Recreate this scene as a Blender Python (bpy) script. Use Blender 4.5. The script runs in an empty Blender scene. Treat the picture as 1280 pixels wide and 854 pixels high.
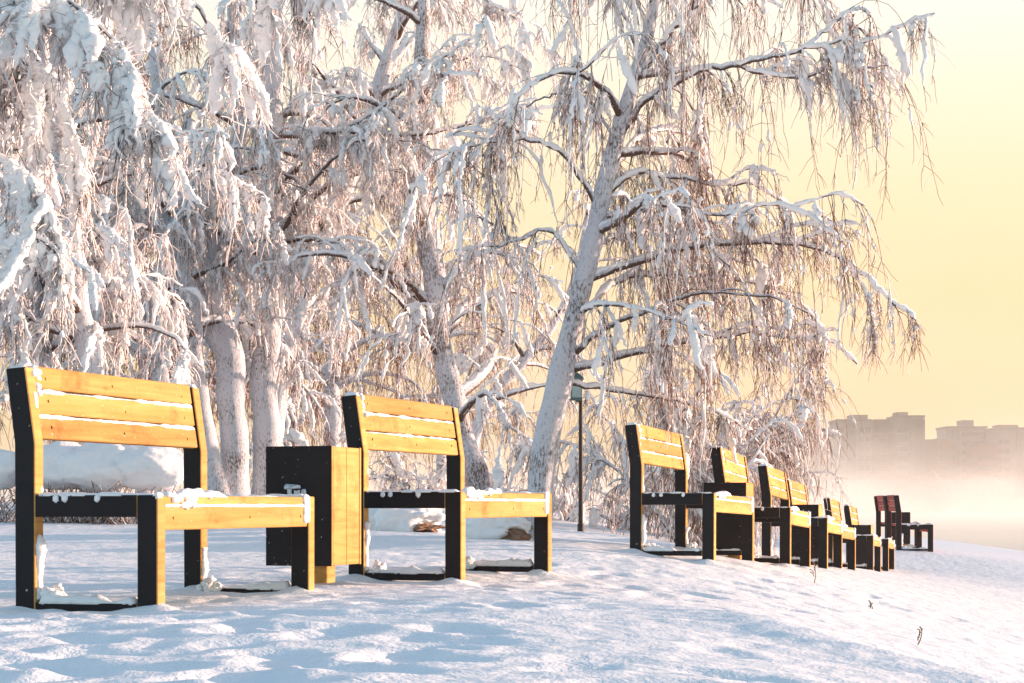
import bpy, bmesh, math, random
import numpy as np
from mathutils import Vector, Matrix, noise as mnoise

scene = bpy.context.scene
COL = scene.collection
R = math.radians
CAM_Z = 0.41
F = 2400.0          # focal length in photograph pixels (1280 wide)
HOR = 632.0         # horizon row in the photograph

def W(px, py, d):
    """point at distance d seen at photograph pixel (px, py)"""
    return np.array([(px - 640.0) * d / F, d, CAM_Z + (HOR - py) * d / F])

# ------------------------------------------------------------------ objects
def link(o, parent=None):
    COL.objects.link(o)
    if parent is not None:
        o.parent = parent
    return o

def empty(name, loc, rot=(0, 0, 0)):
    o = bpy.data.objects.new(name, None)
    o.location = loc
    o.rotation_euler = rot
    o.empty_display_size = 0.2
    return link(o)

def tag(o, label=None, cat=None, group=None, kind=None):
    if label: o['label'] = label
    if cat: o['category'] = cat
    if group: o['group'] = group
    if kind: o['kind'] = kind
    return o

def copy_tree(o, parent=None):
    c = o.copy()
    COL.objects.link(c)
    if parent is not None:
        c.parent = parent
    for ch in list(o.children):
        copy_tree(ch, c)
    return c

def mesh_obj(name, verts, faces, mats, parent=None, smooth=False, midx=None):
    me = bpy.data.meshes.new(name)
    verts = np.asarray(verts, dtype=np.float32)
    me.vertices.add(len(verts))
    me.vertices.foreach_set('co', verts.ravel())
    if isinstance(faces, np.ndarray):
        k = faces.shape[1]
        n = faces.shape[0]
        me.loops.add(n * k)
        me.loops.foreach_set('vertex_index', faces.astype(np.int32).ravel())
        me.polygons.add(n)
        me.polygons.foreach_set('loop_start', np.arange(0, n * k, k, dtype=np.int32))
        me.polygons.foreach_set('loop_total', np.full(n, k, dtype=np.int32))
    else:
        tot = [len(f) for f in faces]
        me.loops.add(sum(tot))
        me.loops.foreach_set('vertex_index', np.array([i for f in faces for i in f], dtype=np.int32))
        me.polygons.add(len(faces))
        st = np.concatenate([[0], np.cumsum(tot)[:-1]]).astype(np.int32)
        me.polygons.foreach_set('loop_start', st)
        me.polygons.foreach_set('loop_total', np.array(tot, dtype=np.int32))
    if not isinstance(mats, (list, tuple)):
        mats = [mats]
    for m in mats:
        me.materials.append(m)
    if midx is not None:
        me.polygons.foreach_set('material_index', np.asarray(midx, dtype=np.int32))
    if smooth:
        me.polygons.foreach_set('use_smooth', np.ones(len(me.polygons), dtype=bool))
    me.update(calc_edges=True)
    return link(bpy.data.objects.new(name, me), parent)

def bm_obj(name, bm, mats, parent=None, smooth=False):
    bmesh.ops.recalc_face_normals(bm, faces=bm.faces[:])
    me = bpy.data.meshes.new(name)
    bm.to_mesh(me)
    bm.free()
    if not isinstance(mats, (list, tuple)):
        mats = [mats]
    for m in mats:
        me.materials.append(m)
    if smooth:
        me.polygons.foreach_set('use_smooth', np.ones(len(me.polygons), dtype=bool))
    return link(bpy.data.objects.new(name, me), parent)

def bm_box(bm, c, s, bevel=0.0, mat=0, rot=None, seg=1):
    m = Matrix.Translation(Vector(c))
    if rot is not None:
        m = m @ rot
    m = m @ Matrix.Diagonal((s[0], s[1], s[2], 1.0))
    r = bmesh.ops.create_cube(bm, size=1.0, matrix=m)
    vs = r['verts']
    fs = set(f for v in vs for f in v.link_faces)
    if bevel > 0:
        es = list(set(e for v in vs for e in v.link_edges))
        rb = bmesh.ops.bevel(bm, geom=es, offset=bevel, segments=seg, affect='EDGES', clamp_overlap=True)
        fs = set(f for f in rb['faces']) | set(f for f in fs if f.is_valid)
    for f in fs:
        if f.is_valid:
            f.material_index = mat
    return fs

def bm_prism(bm, poly, y0, y1, bevel=0.0, mat=0):
    """poly of (x, z) points pushed along y"""
    a = [bm.verts.new((x, y0, z)) for x, z in poly]
    b = [bm.verts.new((x, y1, z)) for x, z in poly]
    fs = [bm.faces.new(a), bm.faces.new(b[::-1])]
    n = len(poly)
    for i in range(n):
        fs.append(bm.faces.new((a[i], b[i], b[(i + 1) % n], a[(i + 1) % n])))
    bmesh.ops.recalc_face_normals(bm, faces=fs)
    if bevel > 0:
        es = list(set(e for f in fs for e in f.edges))
        rb = bmesh.ops.bevel(bm, geom=es, offset=bevel, segments=1, affect='EDGES', clamp_overlap=True)
        fs = list(set(rb['faces']) | set(f for f in fs if f.is_valid))
    for f in fs:
        if f.is_valid:
            f.material_index = mat
    return fs

# ------------------------------------------------------------------ noise
def _hash(ix, iy, seed):
    h = (ix.astype(np.int64) * 374761393 + iy.astype(np.int64) * 668265263 + seed * 974634777) & 0x7fffffff
    h = ((h ^ (h >> 13)) * 1274126177) & 0x7fffffff
    return ((h ^ (h >> 16)) & 0xffff) / 65535.0

def vnoise(x, y, seed=0):
    ix, iy = np.floor(x), np.floor(y)
    fx, fy = x - ix, y - iy
    fx = fx * fx * fx * (fx * (fx * 6 - 15) + 10)
    fy = fy * fy * fy * (fy * (fy * 6 - 15) + 10)
    a = _hash(ix, iy, seed); b = _hash(ix + 1, iy, seed)
    c = _hash(ix, iy + 1, seed); d = _hash(ix + 1, iy + 1, seed)
    return (a * (1 - fx) + b * fx) * (1 - fy) + (c * (1 - fx) + d * fx) * fy - 0.5

def sstep(a, b, x):
    t = np.clip((x - a) / (b - a), 0, 1)
    return t * t * (3 - 2 * t)

# ------------------------------------------------------------------ materials
def new_mat(name):
    m = bpy.data.materials.new(name)
    m.use_nodes = True
    nt = m.node_tree
    return m, nt, nt.nodes['Principled BSDF']

def N(nt, typ, **kw):
    n = nt.nodes.new(typ)
    for k, v in kw.items():
        setattr(n, k, v)
    return n

def ramp(nt, stops, interp='LINEAR'):
    n = nt.nodes.new('ShaderNodeValToRGB')
    cr = n.color_ramp
    cr.interpolation = interp
    while len(cr.elements) < len(stops):
        cr.elements.new(0.5)
    for e, (p, c) in zip(cr.elements, stops):
        e.position = p
        e.color = c if len(c) == 4 else (*c, 1)
    return n

def snow_material(name, col=(0.86, 0.87, 0.89), scale=1.0, bump=0.4):
    m, nt, b = new_mat(name)
    L = nt.links.new
    tc = N(nt, 'ShaderNodeTexCoord')
    n1 = N(nt, 'ShaderNodeTexNoise'); n1.inputs['Scale'].default_value = 9 * scale; n1.inputs['Detail'].default_value = 5
    n2 = N(nt, 'ShaderNodeTexNoise'); n2.inputs['Scale'].default_value = 75 * scale; n2.inputs['Detail'].default_value = 3
    L(tc.outputs['Object'], n1.inputs['Vector']); L(tc.outputs['Object'], n2.inputs['Vector'])
    b1 = N(nt, 'ShaderNodeBump'); b1.inputs['Strength'].default_value = bump; b1.inputs['Distance'].default_value = 0.035 / scale
    b2 = N(nt, 'ShaderNodeBump'); b2.inputs['Strength'].default_value = bump; b2.inputs['Distance'].default_value = 0.006 / scale
    L(n1.outputs['Fac'], b1.inputs['Height']); L(n2.outputs['Fac'], b2.inputs['Height'])
    L(b1.outputs['Normal'], b2.inputs['Normal']); L(b2.outputs['Normal'], b.inputs['Normal'])
    r = ramp(nt, [(0.3, tuple(c * 0.95 for c in col)), (0.7, col)])
    L(n1.outputs['Fac'], r.inputs['Fac']); L(r.outputs['Color'], b.inputs['Base Color'])
    b.inputs['Roughness'].default_value = 0.75
    b.inputs['Specular IOR Level'].default_value = 0.25
    return m

def wood_material(name, dark, mid, light):
    m, nt, b = new_mat(name)
    L = nt.links.new
    tc = N(nt, 'ShaderNodeTexCoord')
    oi = N(nt, 'ShaderNodeObjectInfo')
    add = N(nt, 'ShaderNodeVectorMath', operation='ADD')
    mul = N(nt, 'ShaderNodeVectorMath', operation='SCALE'); mul.inputs['Scale'].default_value = 37.0
    cx = N(nt, 'ShaderNodeCombineXYZ')
    for k in 'XYZ': L(oi.outputs['Random'], cx.inputs[k])
    L(cx.outputs[0], mul.inputs[0]); L(tc.outputs['Object'], add.inputs[0]); L(mul.outputs[0], add.inputs[1])
    mp = N(nt, 'ShaderNodeMapping'); mp.inputs['Scale'].default_value = (42, 2.6, 42)
    L(add.outputs[0], mp.inputs['Vector'])
    n1 = N(nt, 'ShaderNodeTexNoise'); n1.inputs['Scale'].default_value = 1.0; n1.inputs['Detail'].default_value = 6; n1.inputs['Distortion'].default_value = 0.6
    L(mp.outputs[0], n1.inputs['Vector'])
    mp2 = N(nt, 'ShaderNodeMapping'); mp2.inputs['Scale'].default_value = (9, 1.1, 9)
    L(add.outputs[0], mp2.inputs['Vector'])
    n2 = N(nt, 'ShaderNodeTexNoise'); n2.inputs['Scale'].default_value = 1.0; n2.inputs['Detail'].default_value = 2
    L(mp2.outputs[0], n2.inputs['Vector'])
    # knots
    mp3 = N(nt, 'ShaderNodeMapping'); mp3.inputs['Scale'].default_value = (9, 3.2, 9)
    L(add.outputs[0], mp3.inputs['Vector'])
    vo = N(nt, 'ShaderNodeTexVoronoi'); vo.inputs['Scale'].default_value = 1.0
    L(mp3.outputs[0], vo.inputs['Vector'])
    kr = ramp(nt, [(0.0, (1, 1, 1)), (0.05, (0.6, 0.6, 0.6)), (0.09, (0.15, 0.15, 0.15)), (0.14, (0, 0, 0))])
    L(vo.outputs['Distance'], kr.inputs['Fac'])
    r = ramp(nt, [(0.25, dark), (0.5, mid), (0.75, light)])
    mx = N(nt, 'ShaderNodeMath', operation='MULTIPLY_ADD'); mx.inputs[1].default_value = 0.55
    sc = N(nt, 'ShaderNodeMath', operation='MULTIPLY'); sc.inputs[1].default_value = 0.45
    L(n1.outputs['Fac'], mx.inputs[0]); L(n2.outputs['Fac'], sc.inputs[0]); L(sc.outputs[0], mx.inputs[2])
    L(mx.outputs[0], r.inputs['Fac'])
    mix = N(nt, 'ShaderNodeMix', data_type='RGBA')
    mix.inputs[7].default_value = (*[c * 0.45 for c in dark], 1)
    km = N(nt, 'ShaderNodeMath', operation='MULTIPLY'); km.inputs[1].default_value = 0.6
    L(kr.outputs['Color'], km.inputs[0]); L(km.outputs[0], mix.inputs[0]); L(r.outputs['Color'], mix.inputs[6])
    # no two boards alike
    hs = N(nt, 'ShaderNodeHueSaturation')
    vr = N(nt, 'ShaderNodeMapRange'); vr.inputs['To Min'].default_value = 0.72; vr.inputs['To Max'].default_value = 1.14
    L(oi.outputs['Random'], vr.inputs['Value']); L(vr.outputs[0], hs.inputs['Value'])
    L(mix.outputs[2], hs.inputs['Color'])
    # damp, weathered patches and thin rime near the ends and edges
    n5 = N(nt, 'ShaderNodeTexNoise'); n5.inputs['Scale'].default_value = 5.0; n5.inputs['Detail'].default_value = 7; n5.inputs['Roughness'].default_value = 0.7
    L(add.outputs[0], n5.inputs['Vector'])
    r5 = ramp(nt, [(0.28, (0.62, 0.55, 0.50)), (0.46, (1, 1, 1))])
    L(n5.outputs['Fac'], r5.inputs['Fac'])
    m5 = N(nt, 'ShaderNodeMix', data_type='RGBA', blend_type='MULTIPLY'); m5.inputs[0].default_value = 1.0
    L(hs.outputs[0], m5.inputs[6]); L(r5.outputs['Color'], m5.inputs[7])
    n6 = N(nt, 'ShaderNodeTexNoise'); n6.inputs['Scale'].default_value = 60.0; n6.inputs['Detail'].default_value = 5
    L(add.outputs[0], n6.inputs['Vector'])
    r6 = ramp(nt, [(0.66, (0, 0, 0)), (0.78, (0.6, 0.6, 0.6))])
    L(n6.outputs['Fac'], r6.inputs['Fac'])
    m6 = N(nt, 'ShaderNodeMix', data_type='RGBA'); m6.inputs[7].default_value = (0.78, 0.77, 0.78, 1)
    L(r6.outputs['Color'], m6.inputs[0]); L(m5.outputs[2], m6.inputs[6])
    L(m6.outputs[2], b.inputs['Base Color'])
    bp = N(nt, 'ShaderNodeBump'); bp.inputs['Strength'].default_value = 0.35; bp.inputs['Distance'].default_value = 0.002
    L(n1.outputs['Fac'], bp.inputs['Height']); L(bp.outputs['Normal'], b.inputs['Normal'])
    b.inputs['Roughness'].default_value = 0.75
    b.inputs['Specular IOR Level'].default_value = 0.12
    return m

def paint_material(name, col):
    m, nt, b = new_mat(name)
    L = nt.links.new
    tc = N(nt, 'ShaderNodeTexCoord')
    n1 = N(nt, 'ShaderNodeTexNoise'); n1.inputs['Scale'].default_value = 6; n1.inputs['Detail'].default_value = 5
    L(tc.outputs['Object'], n1.inputs['Vector'])
    r = ramp(nt, [(0.3, tuple(c * 0.75 for c in col)), (0.7, tuple(c * 1.3 for c in col))])
    L(n1.outputs['Fac'], r.inputs['Fac'])
    # frost specks
    n2 = N(nt, 'ShaderNodeTexNoise'); n2.inputs['Scale'].default_value = 55; n2.inputs['Detail'].default_value = 4
    L(tc.outputs['Object'], n2.inputs['Vector'])
    r2 = ramp(nt, [(0.70, (0, 0, 0)), (0.76, (1, 1, 1))])
    L(n2.outputs['Fac'], r2.inputs['Fac'])
    mix = N(nt, 'ShaderNodeMix', data_type='RGBA'); mix.inputs[7].default_value = (0.5, 0.5, 0.52, 1)
    L(r2.outputs['Color'], mix.inputs[0]); L(r.outputs['Color'], mix.inputs[6])
    L(mix.outputs[2], b.inputs['Base Color'])
    b.inputs['Roughness'].default_value = 0.6
    b.inputs['Specular IOR Level'].default_value = 0.2
    return m

def bark_material(name, frost_lo, frost_hi, top_bias=0.5, bark=(0.11, 0.075, 0.06), spk=(60, 60, 24)):
    """bark that carries hoarfrost: speckled, thicker on upper sides"""
    m, nt, b = new_mat(name)
    L = nt.links.new
    tc = N(nt, 'ShaderNodeTexCoord')
    mp = N(nt, 'ShaderNodeMapping'); mp.inputs['Scale'].default_value = spk
    L(tc.outputs['Object'], mp.inputs['Vector'])
    n1 = N(nt, 'ShaderNodeTexNoise'); n1.inputs['Scale'].default_value = 1; n1.inputs['Detail'].default_value = 5; n1.inputs['Roughness'].default_value = 0.7
    L(mp.outputs[0], n1.inputs['Vector'])
    n2 = N(nt, 'ShaderNodeTexNoise'); n2.inputs['Scale'].default_value = 2.3; n2.inputs['Detail'].default_value = 3
    L(tc.outputs['Object'], n2.inputs['Vector'])
    geo = N(nt, 'ShaderNodeNewGeometry')
    sx = N(nt, 'ShaderNodeSeparateXYZ'); L(geo.outputs['Normal'], sx.inputs[0])
    a1 = N(nt, 'ShaderNodeMath', operation='MULTIPLY_ADD'); a1.inputs[1].default_value = top_bias * 0.35
    L(sx.outputs['Z'], a1.inputs[0]); L(n1.outputs['Fac'], a1.inputs[2])
    a2 = N(nt, 'ShaderNodeMath', operation='MULTIPLY_ADD'); a2.inputs[1].default_value = 0.5
    L(n2.outputs['Fac'], a2.inputs[0]); L(a1.outputs[0], a2.inputs[2])
    r = ramp(nt, [(frost_lo, (0, 0, 0)), (frost_hi, (1, 1, 1))])
    L(a2.outputs[0], r.inputs['Fac'])
    mix = N(nt, 'ShaderNodeMix', data_type='RGBA')
    mix.inputs[6].default_value = (*bark, 1); mix.inputs[7].default_value = (0.60, 0.61, 0.66, 1)
    L(r.outputs['Color'], mix.inputs[0]); L(mix.outputs[2], b.inputs['Base Color'])
    bp = N(nt, 'ShaderNodeBump'); bp.inputs['Strength'].default_value = 0.6; bp.inputs['Distance'].default_value = 0.02
    L(n1.outputs['Fac'], bp.inputs['Height']); L(bp.outputs['Normal'], b.inputs['Normal'])
    b.inputs['Roughness'].default_value = 0.8
    b.inputs['Specular IOR Level'].default_value = 0.2
    return m

def plain(name, col, rough=0.6, metal=0.0, var=0.2, scale=8):
    m, nt, b = new_mat(name)
    L = nt.links.new
    tc = N(nt, 'ShaderNodeTexCoord')
    n1 = N(nt, 'ShaderNodeTexNoise'); n1.inputs['Scale'].default_value = scale; n1.inputs['Detail'].default_value = 4
    L(tc.outputs['Object'], n1.inputs['Vector'])
    r = ramp(nt, [(0.3, tuple(c * (1 - var) for c in col)), (0.7, tuple(min(1, c * (1 + var)) for c in col))])
    L(n1.outputs['Fac'], r.inputs['Fac']); L(r.outputs['Color'], b.inputs['Base Color'])
    b.inputs['Roughness'].default_value = rough
    b.inputs['Metallic'].default_value = metal
    return m

M = {}
M['ground'] = snow_material('ground_snow', (0.86, 0.87, 0.90), 1.0, 0.5)
M['snow'] = snow_material('clinging_snow', (0.86, 0.86, 0.88), 2.5, 0.5)
M['frost'] = snow_material('hoarfrost', (0.88, 0.87, 0.88), 3.0, 0.5)
M['wood'] = wood_material('yellow_wood', (0.38, 0.180, 0.048), (0.56, 0.305, 0.095), (0.67, 0.415, 0.16))
M['redwood'] = wood_material('red_wood', (0.30, 0.055, 0.04), (0.42, 0.085, 0.065), (0.52, 0.14, 0.10))
M['black'] = paint_material('black_paint', (0.010, 0.009, 0.012))
M['iron'] = plain('dark_iron', (0.03, 0.026, 0.025), 0.5, 0.6)
M['rime'] = plain('rime_coated_twig', (0.68, 0.61, 0.60), 0.8, 0, 0.35, 9)
M['bark'] = bark_material('frosted_birch_bark', 0.56, 0.74, 0.3)
M['bark_patchy'] = bark_material('patchy_birch_bark', 0.64, 0.82, 0.3, (0.13, 0.085, 0.065))
M['bark_dark'] = bark_material('brown_limb_bark', 0.60, 0.80, 1.4, (0.10, 0.062, 0.05), (30, 30, 30))
M['twig'] = plain('red_brown_twig', (0.13, 0.048, 0.020), 0.7, 0, 0.4, 5)
M['twig_dark'] = plain('dark_twig', (0.05, 0.032, 0.026), 0.7, 0, 0.4, 5)
M['stone'] = plain('brown_stone', (0.22, 0.12, 0.07), 0.8, 0, 0.35, 14)
M['grass'] = plain('dry_stem', (0.16, 0.12, 0.06), 0.8)

# ------------------------------------------------------------------ benches: where they stand
# (inner front corner of the near front leg: photo column, distance; ground height; yaw; tilt)
BL, BW, BH, BT = 1.42, 0.625, 0.95, 0.062
BENCH = [
    (207, 7.34, 0.000, 18.8, 0.0),
    (582, 9.75, 0.030, 20.0, 0.0),
    (895, 13.8, 0.050, 18.8, 1.2),
    (989, 15.75, -0.055, 15.5, 2.0),
    (1035, 18.3, -0.155, 15.5, 2.0),
    (1053, 21.0, -0.257, 16.2, 2.0),
    (1092, 25.8, -0.440, 15.0, 2.0),
    (1111, 28.6, -0.536, 14.8, 2.0),
]
REDB = [(1166, 32.9, -0.365, 4.0, 0.0), (1149, 35.3, -0.36, 4.0, 0.0)]

def bench_pose(b):
    px, d, z, yaw, tilt = b
    a = R(yaw)
    u = np.array([math.sin(a), math.cos(a)]); f = np.array([math.cos(a), -math.sin(a)])
    p = np.array([(px - 640) * d / F, d]) - BT * u
    c = p + u * BL / 2 - f * BW / 2
    zc = z - math.tan(R(tilt)) * BL / 2
    return c, zc, a, u, f

# ------------------------------------------------------------------ ground
ctrl = []
for b in BENCH + REDB:
    c, zc, a, u, f = bench_pose(b)
    for su in (-1, 1):
        p = c + u * su * BL / 2
        ctrl.append((p[0], p[1], zc - su * math.tan(R(b[4])) * BL / 2))
ctrl += [
    (-1.2, 4.4, 0.0), (0.0, 4.4, 0.0), (0.5, 5.0, 0.0), (0.86, 5.6, -0.03), (0.85, 7.0, -0.0), (0.6, 8.0, 0.01),
    (1.26, 6.0, -0.12), (1.1, 8.2, -0.08), (1.9, 8.0, -0.27), (1.7, 9.5, -0.20), (2.9, 10.9, -0.43), (2.3, 12.5, -0.22),
    (1.5, 11.2, -0.12), (3.6, 14.5, -0.40), (5.4, 20.0, -0.50), (4.4, 18.0, -0.42), (8.0, 28.0, -0.72), (10.7, 40.0, -0.72),
    (7.0, 36.0, -0.42), (9.0, 36.0, -0.50), (-2.6, 5.0, 0.02), (-3.5, 9.0, 0.06), (-1.5, 13.0, 0.10), (-4.0, 16.0, 0.18), (-1.0, 18.0, 0.2),
    (-5.0, 25.0, 0.37), (-1.0, 25.0, 0.33), (0.5, 25.0, 0.22), (1.0, 28.0, 0.24), (2.6, 26.0, 0.05), (1.0, 20.0, 0.12),
    (-10.0, 25.0, 0.40), (-10.0, 40.0, 0.42), (0.0, 40.0, 0.28), (4.0, 40.0, -0.1), (-12.0, 10.0, 0.2), (-6.0, 0.0, 0.0),
    (0.0, 0.0, -0.02), (2.5, 3.0, -0.45), (-20, 20, 0.4), (-20, 60, 0.4), (0, 60, 0.25), (0.75, 4.0, -0.02), (4.5, 9.0, -0.75),
]
ctrl = np.array(ctrl)
def _tps_fit(p):
    n = len(p)
    d = np.linalg.norm(p[:, None, :2] - p[None, :, :2], axis=2)
    K = np.where(d > 0, d * d * np.log(np.maximum(d, 1e-9)), 0) + np.eye(n) * 0.6
    P = np.c_[np.ones(n), p[:, :2]]
    A = np.block([[K, P], [P.T, np.zeros((3, 3))]])
    return np.linalg.solve(A, np.r_[p[:, 2], 0, 0, 0])
_w = _tps_fit(ctrl)
LEGS = []
for b in BENCH:
    c, zc, a, u, f = bench_pose(b)
    for su in (-1, 1):
        for sf in (-1, 1):
            LEGS.append((*(c + u * su * (BL / 2 - .03) + f * sf * (BW / 2 - .05)), 0.034 if sf > 0 else 0.045))
_rf = np.random.RandomState(11)
STEPS = []   # footprints in the trodden snow
for k in range(210):
    y = 4.2 + 10 * _rf.rand() ** 1.4
    xc = (-433 / 327 if y < 7 else -1.32 + (y - 7.34) * .42) + 0.2
    STEPS.append((xc + _rf.normal(0, .8), y, _rf.rand() * 6.28, 0.010 + 0.012 * _rf.rand(), _rf.uniform(.8, 1.3)))

def ground_base(x, y):
    x = np.asarray(x, float); y = np.asarray(y, float)
    xx = np.clip(x, -22, 14).ravel(); yy = np.clip(y, -2, 60).ravel()
    out = np.zeros(xx.size)
    for i in range(0, xx.size, 20000):
        dx = xx[i:i + 20000, None] - ctrl[None, :, 0]; dy = yy[i:i + 20000, None] - ctrl[None, :, 1]
        d2 = dx * dx + dy * dy
        out[i:i + 20000] = (np.where(d2 > 0, 0.5 * d2 * np.log(np.maximum(d2, 1e-12)), 0) @ _w[:len(ctrl)]
                            + _w[-3] + _w[-2] * xx[i:i + 20000] + _w[-1] * yy[i:i + 20000])
    z = np.clip(out, -1.3, 0.6).reshape(x.shape)
    # the bank falls to the lake
    xs = np.interp(y, [-60, 0, 10, 20, 33, 42, 55, 70], [4.5, 4.5, 5.5, 8.0, 11.0, 14.0, 12.0, 6.0])
    s = np.maximum(x - xs, (y - 75) + 0.0 * x)
    far = sstep(560, 600, y)
    lake = sstep(0, 14, s) * (1 - far)
    z = z * (1 - lake) + (-4.5) * lake
    z = z * (1 - far) + (-0.8) * far
    return z

def ground_z(x, y):
    x = np.asarray(x, float); y = np.asarray(y, float)
    z = ground_base(x, y)
    near = 1 - sstep(30, 60, np.hypot(x, y))
    z = z + near * (0.015 * vnoise(x * 0.8, y * 0.8, 1) + 0.010 * vnoise(x * 1.9 + 7, y * 1.9, 2) + 0.006 * vnoise(x * 4.5 + 3, y * 4.5, 3)
                    + 0.008 * vnoise(x * 11, y * 11, 4) + 0.004 * vnoise(x * 27, y * 27, 5))
    # drift crest at the lower right: the near side stands, the far side falls away
    ax, ay, bx, by = 0.72, 7.3, 1.22, 5.9
    tx, ty = (bx - ax), (by - ay)
    ln = math.hypot(tx, ty); tx, ty = tx / ln, ty / ln
    sd = -(x - ax) * ty + (y - ay) * tx          # to the far right of the crest line
    sd = sd + 0.10 * vnoise(x * 1.7, y * 1.7, 14)
    al = (x - ax) * tx + (y - ay) * ty
    z = z + sstep(-1.2, 1.0, al) * (0.05 * np.exp(-(sd / 0.28) ** 2) - 0.13 * sstep(0.0, 0.5, sd) * (1 - sstep(1.2, 3.2, sd)))
    # keep the snow level under the benches
    for lx, ly, h in LEGS:
        d2 = (x - lx) ** 2 + (y - ly) ** 2
        g = np.exp(-d2 / 0.010)
        z = z + h * g * (0.7 + 1.2 * vnoise(x * 7, y * 7, 6))
    for sx, sy, a, dep, sc in STEPS:
        dx, dy = x - sx, y - sy
        m = (np.abs(dx) < 0.5) & (np.abs(dy) < 0.5)
        if not np.any(m): continue
        u = (dx * math.cos(a) + dy * math.sin(a)) / (0.14 * sc); v = (-dx * math.sin(a) + dy * math.cos(a)) / (0.07 * sc)
        q = u * u + v * v
        z = z + (-dep * np.exp(-q * q * 0.6) + dep * 0.18 * np.exp(-((np.sqrt(q) - 1.5) ** 2) * 5))
    return z

def lines(segs):
    out = []
    for a, b, st in segs:
        n = max(1, int(round((b - a) / st)))
        out += list(np.linspace(a, b, n, endpoint=False))
    return out
gx = np.array(lines([(-2500, -300, 275), (-300, -60, 20), (-60, -14, 2.3), (-14, -3, .22), (-3, 3.2, .03), (3.2, 8, .08), (8, 16, .25), (16, 60, 2.2), (60, 300, 20), (300, 2500, 275)]) + [2500])
gy = np.array(lines([(-300, -20, 20), (-20, 2.5, 0.75), (2.5, 4, .06), (4, 11, .033), (11, 18, .07), (18, 36, .18), (36, 60, .7), (60, 130, 4), (130, 700, 19), (700, 2600, 190)]) + [2600])
GX, GY = np.meshgrid(gx, gy)
GZ = ground_z(GX, GY)
nx, ny = len(gx), len(gy)
idx = np.arange(nx * ny).reshape(ny, nx)
gf = np.stack([idx[:-1, :-1], idx[:-1, 1:], idx[1:, 1:], idx[1:, :-1]], -1).reshape(-1, 4)
g = mesh_obj('ground', np.stack([GX, GY, GZ], -1).reshape(-1, 3), gf, M['ground'], smooth=True)
tag(g, 'snow covered lakeshore ground with footprints and drifts', 'ground', kind='structure')

def gz(x, y):
    return float(ground_z(np.array([x]), np.array([y]))[0])

# lake
m, nt, b = new_mat('lake_water')
b.inputs['Base Color'].default_value = (0.30, 0.32, 0.34, 1)   # paler than open water, lightened to brighten the steam above it
b.inputs['Roughness'].default_value = 0.3
nz = N(nt, 'ShaderNodeTexNoise'); nz.inputs['Scale'].default_value = 0.6; nz.inputs['Detail'].default_value = 4
tc = N(nt, 'ShaderNodeTexCoord'); nt.links.new(tc.outputs['Object'], nz.inputs['Vector'])
bp = N(nt, 'ShaderNodeBump'); bp.inputs['Strength'].default_value = 0.3; bp.inputs['Distance'].default_value = 0.3
nt.links.new(nz.outputs['Fac'], bp.inputs['Height']); nt.links.new(bp.outputs['Normal'], b.inputs['Normal'])
lk = mesh_obj('lake', [(-2400, 10, -2.3), (2400, 10, -2.3), (2400, 592, -2.3), (-2400, 592, -2.3)], [(0, 1, 2, 3)], m)
tag(lk, 'open steaming lake water beyond the snowy bank', 'lake', kind='structure')

# ------------------------------------------------------------------ tubes
def tubes(strands, sides, seed=0, squash=1.0):
    """many tapered tubes at once: strands = list of (points[n,3], radii[n])"""
    groups = {}
    for p, r in strands:
        groups.setdefault(len(p), []).append((p, r))
    V, Fq = [], []
    off = 0
    for n, lst in groups.items():
        P = np.array([a for a, _ in lst]); Rr = np.array([b for _, b in lst])
        S = len(lst)
        T = np.gradient(P, axis=1)
        T /= np.maximum(np.linalg.norm(T, axis=2, keepdims=True), 1e-9)
        mean = np.abs(T.mean(axis=1))
        ref = np.zeros((S, 3)); ref[np.arange(S), np.argmin(mean, axis=1)] = 1.0
        U = np.cross(T, ref[:, None, :]); U /= np.maximum(np.linalg.norm(U, axis=2, keepdims=True), 1e-9)
        Vv = np.cross(T, U)
        if sides >= 5:          # close the ends
            e0 = P[:, :1] - T[:, :1] * Rr[:, :1, None] * .4; e1 = P[:, -1:] + T[:, -1:] * Rr[:, -1:, None] * .4
            P = np.concatenate([e0, P, e1], 1); Rr = np.concatenate([Rr[:, :1] * .04, Rr, Rr[:, -1:] * .04], 1)
            U = np.concatenate([U[:, :1], U, U[:, -1:]], 1); Vv = np.concatenate([Vv[:, :1], Vv, Vv[:, -1:]], 1)
            n = n + 2
        ang = np.arange(sides) / sides * 2 * np.pi
        ca, sa = np.cos(ang), np.sin(ang)
        ring = U[:, :, None, :] * ca[None, None, :, None] + Vv[:, :, None, :] * sa[None, None, :, None]
        co = P[:, :, None, :] + ring * Rr[:, :, None, None]
        V.append(co.reshape(-1, 3))
        base = (np.arange(S) * n * sides)[:, None, None] + (np.arange(n - 1) * sides)[None, :, None]
        i = np.arange(sides)[None, None, :]; j = (np.arange(sides) + 1) % sides
        j = j[None, None, :]
        q = np.stack([base + i, base + j, base + sides + j, base + sides + i], -1).reshape(-1, 4) + off
        Fq.append(q)
        off += S * n * sides
    return np.concatenate(V), np.concatenate(Fq)

def smooth_path(pts, n):
    """Catmull-Rom through control points, resampled to n points; works on any number of columns"""
    P = np.array(pts, float)
    P = np.vstack([2 * P[0] - P[1], P, 2 * P[-1] - P[-2]])
    m = len(P) - 3
    t = np.linspace(0, m - 1e-6, n)
    k = t.astype(int); f = (t - k)[:, None]
    a, b, c, d = P[k], P[k + 1], P[k + 2], P[k + 3]
    return 0.5 * (2 * b + (c - a) * f + (2 * a - 5 * b + 4 * c - d) * f ** 2 + (3 * b - 3 * c + d - a) * f ** 3)

def lumps(n, rng, lo, hi):
    k = rng.rand(n)
    k = np.convolve(np.pad(k, 1, mode='edge'), [.25, .5, .25], 'valid')
    return lo + (hi - lo) * k

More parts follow.
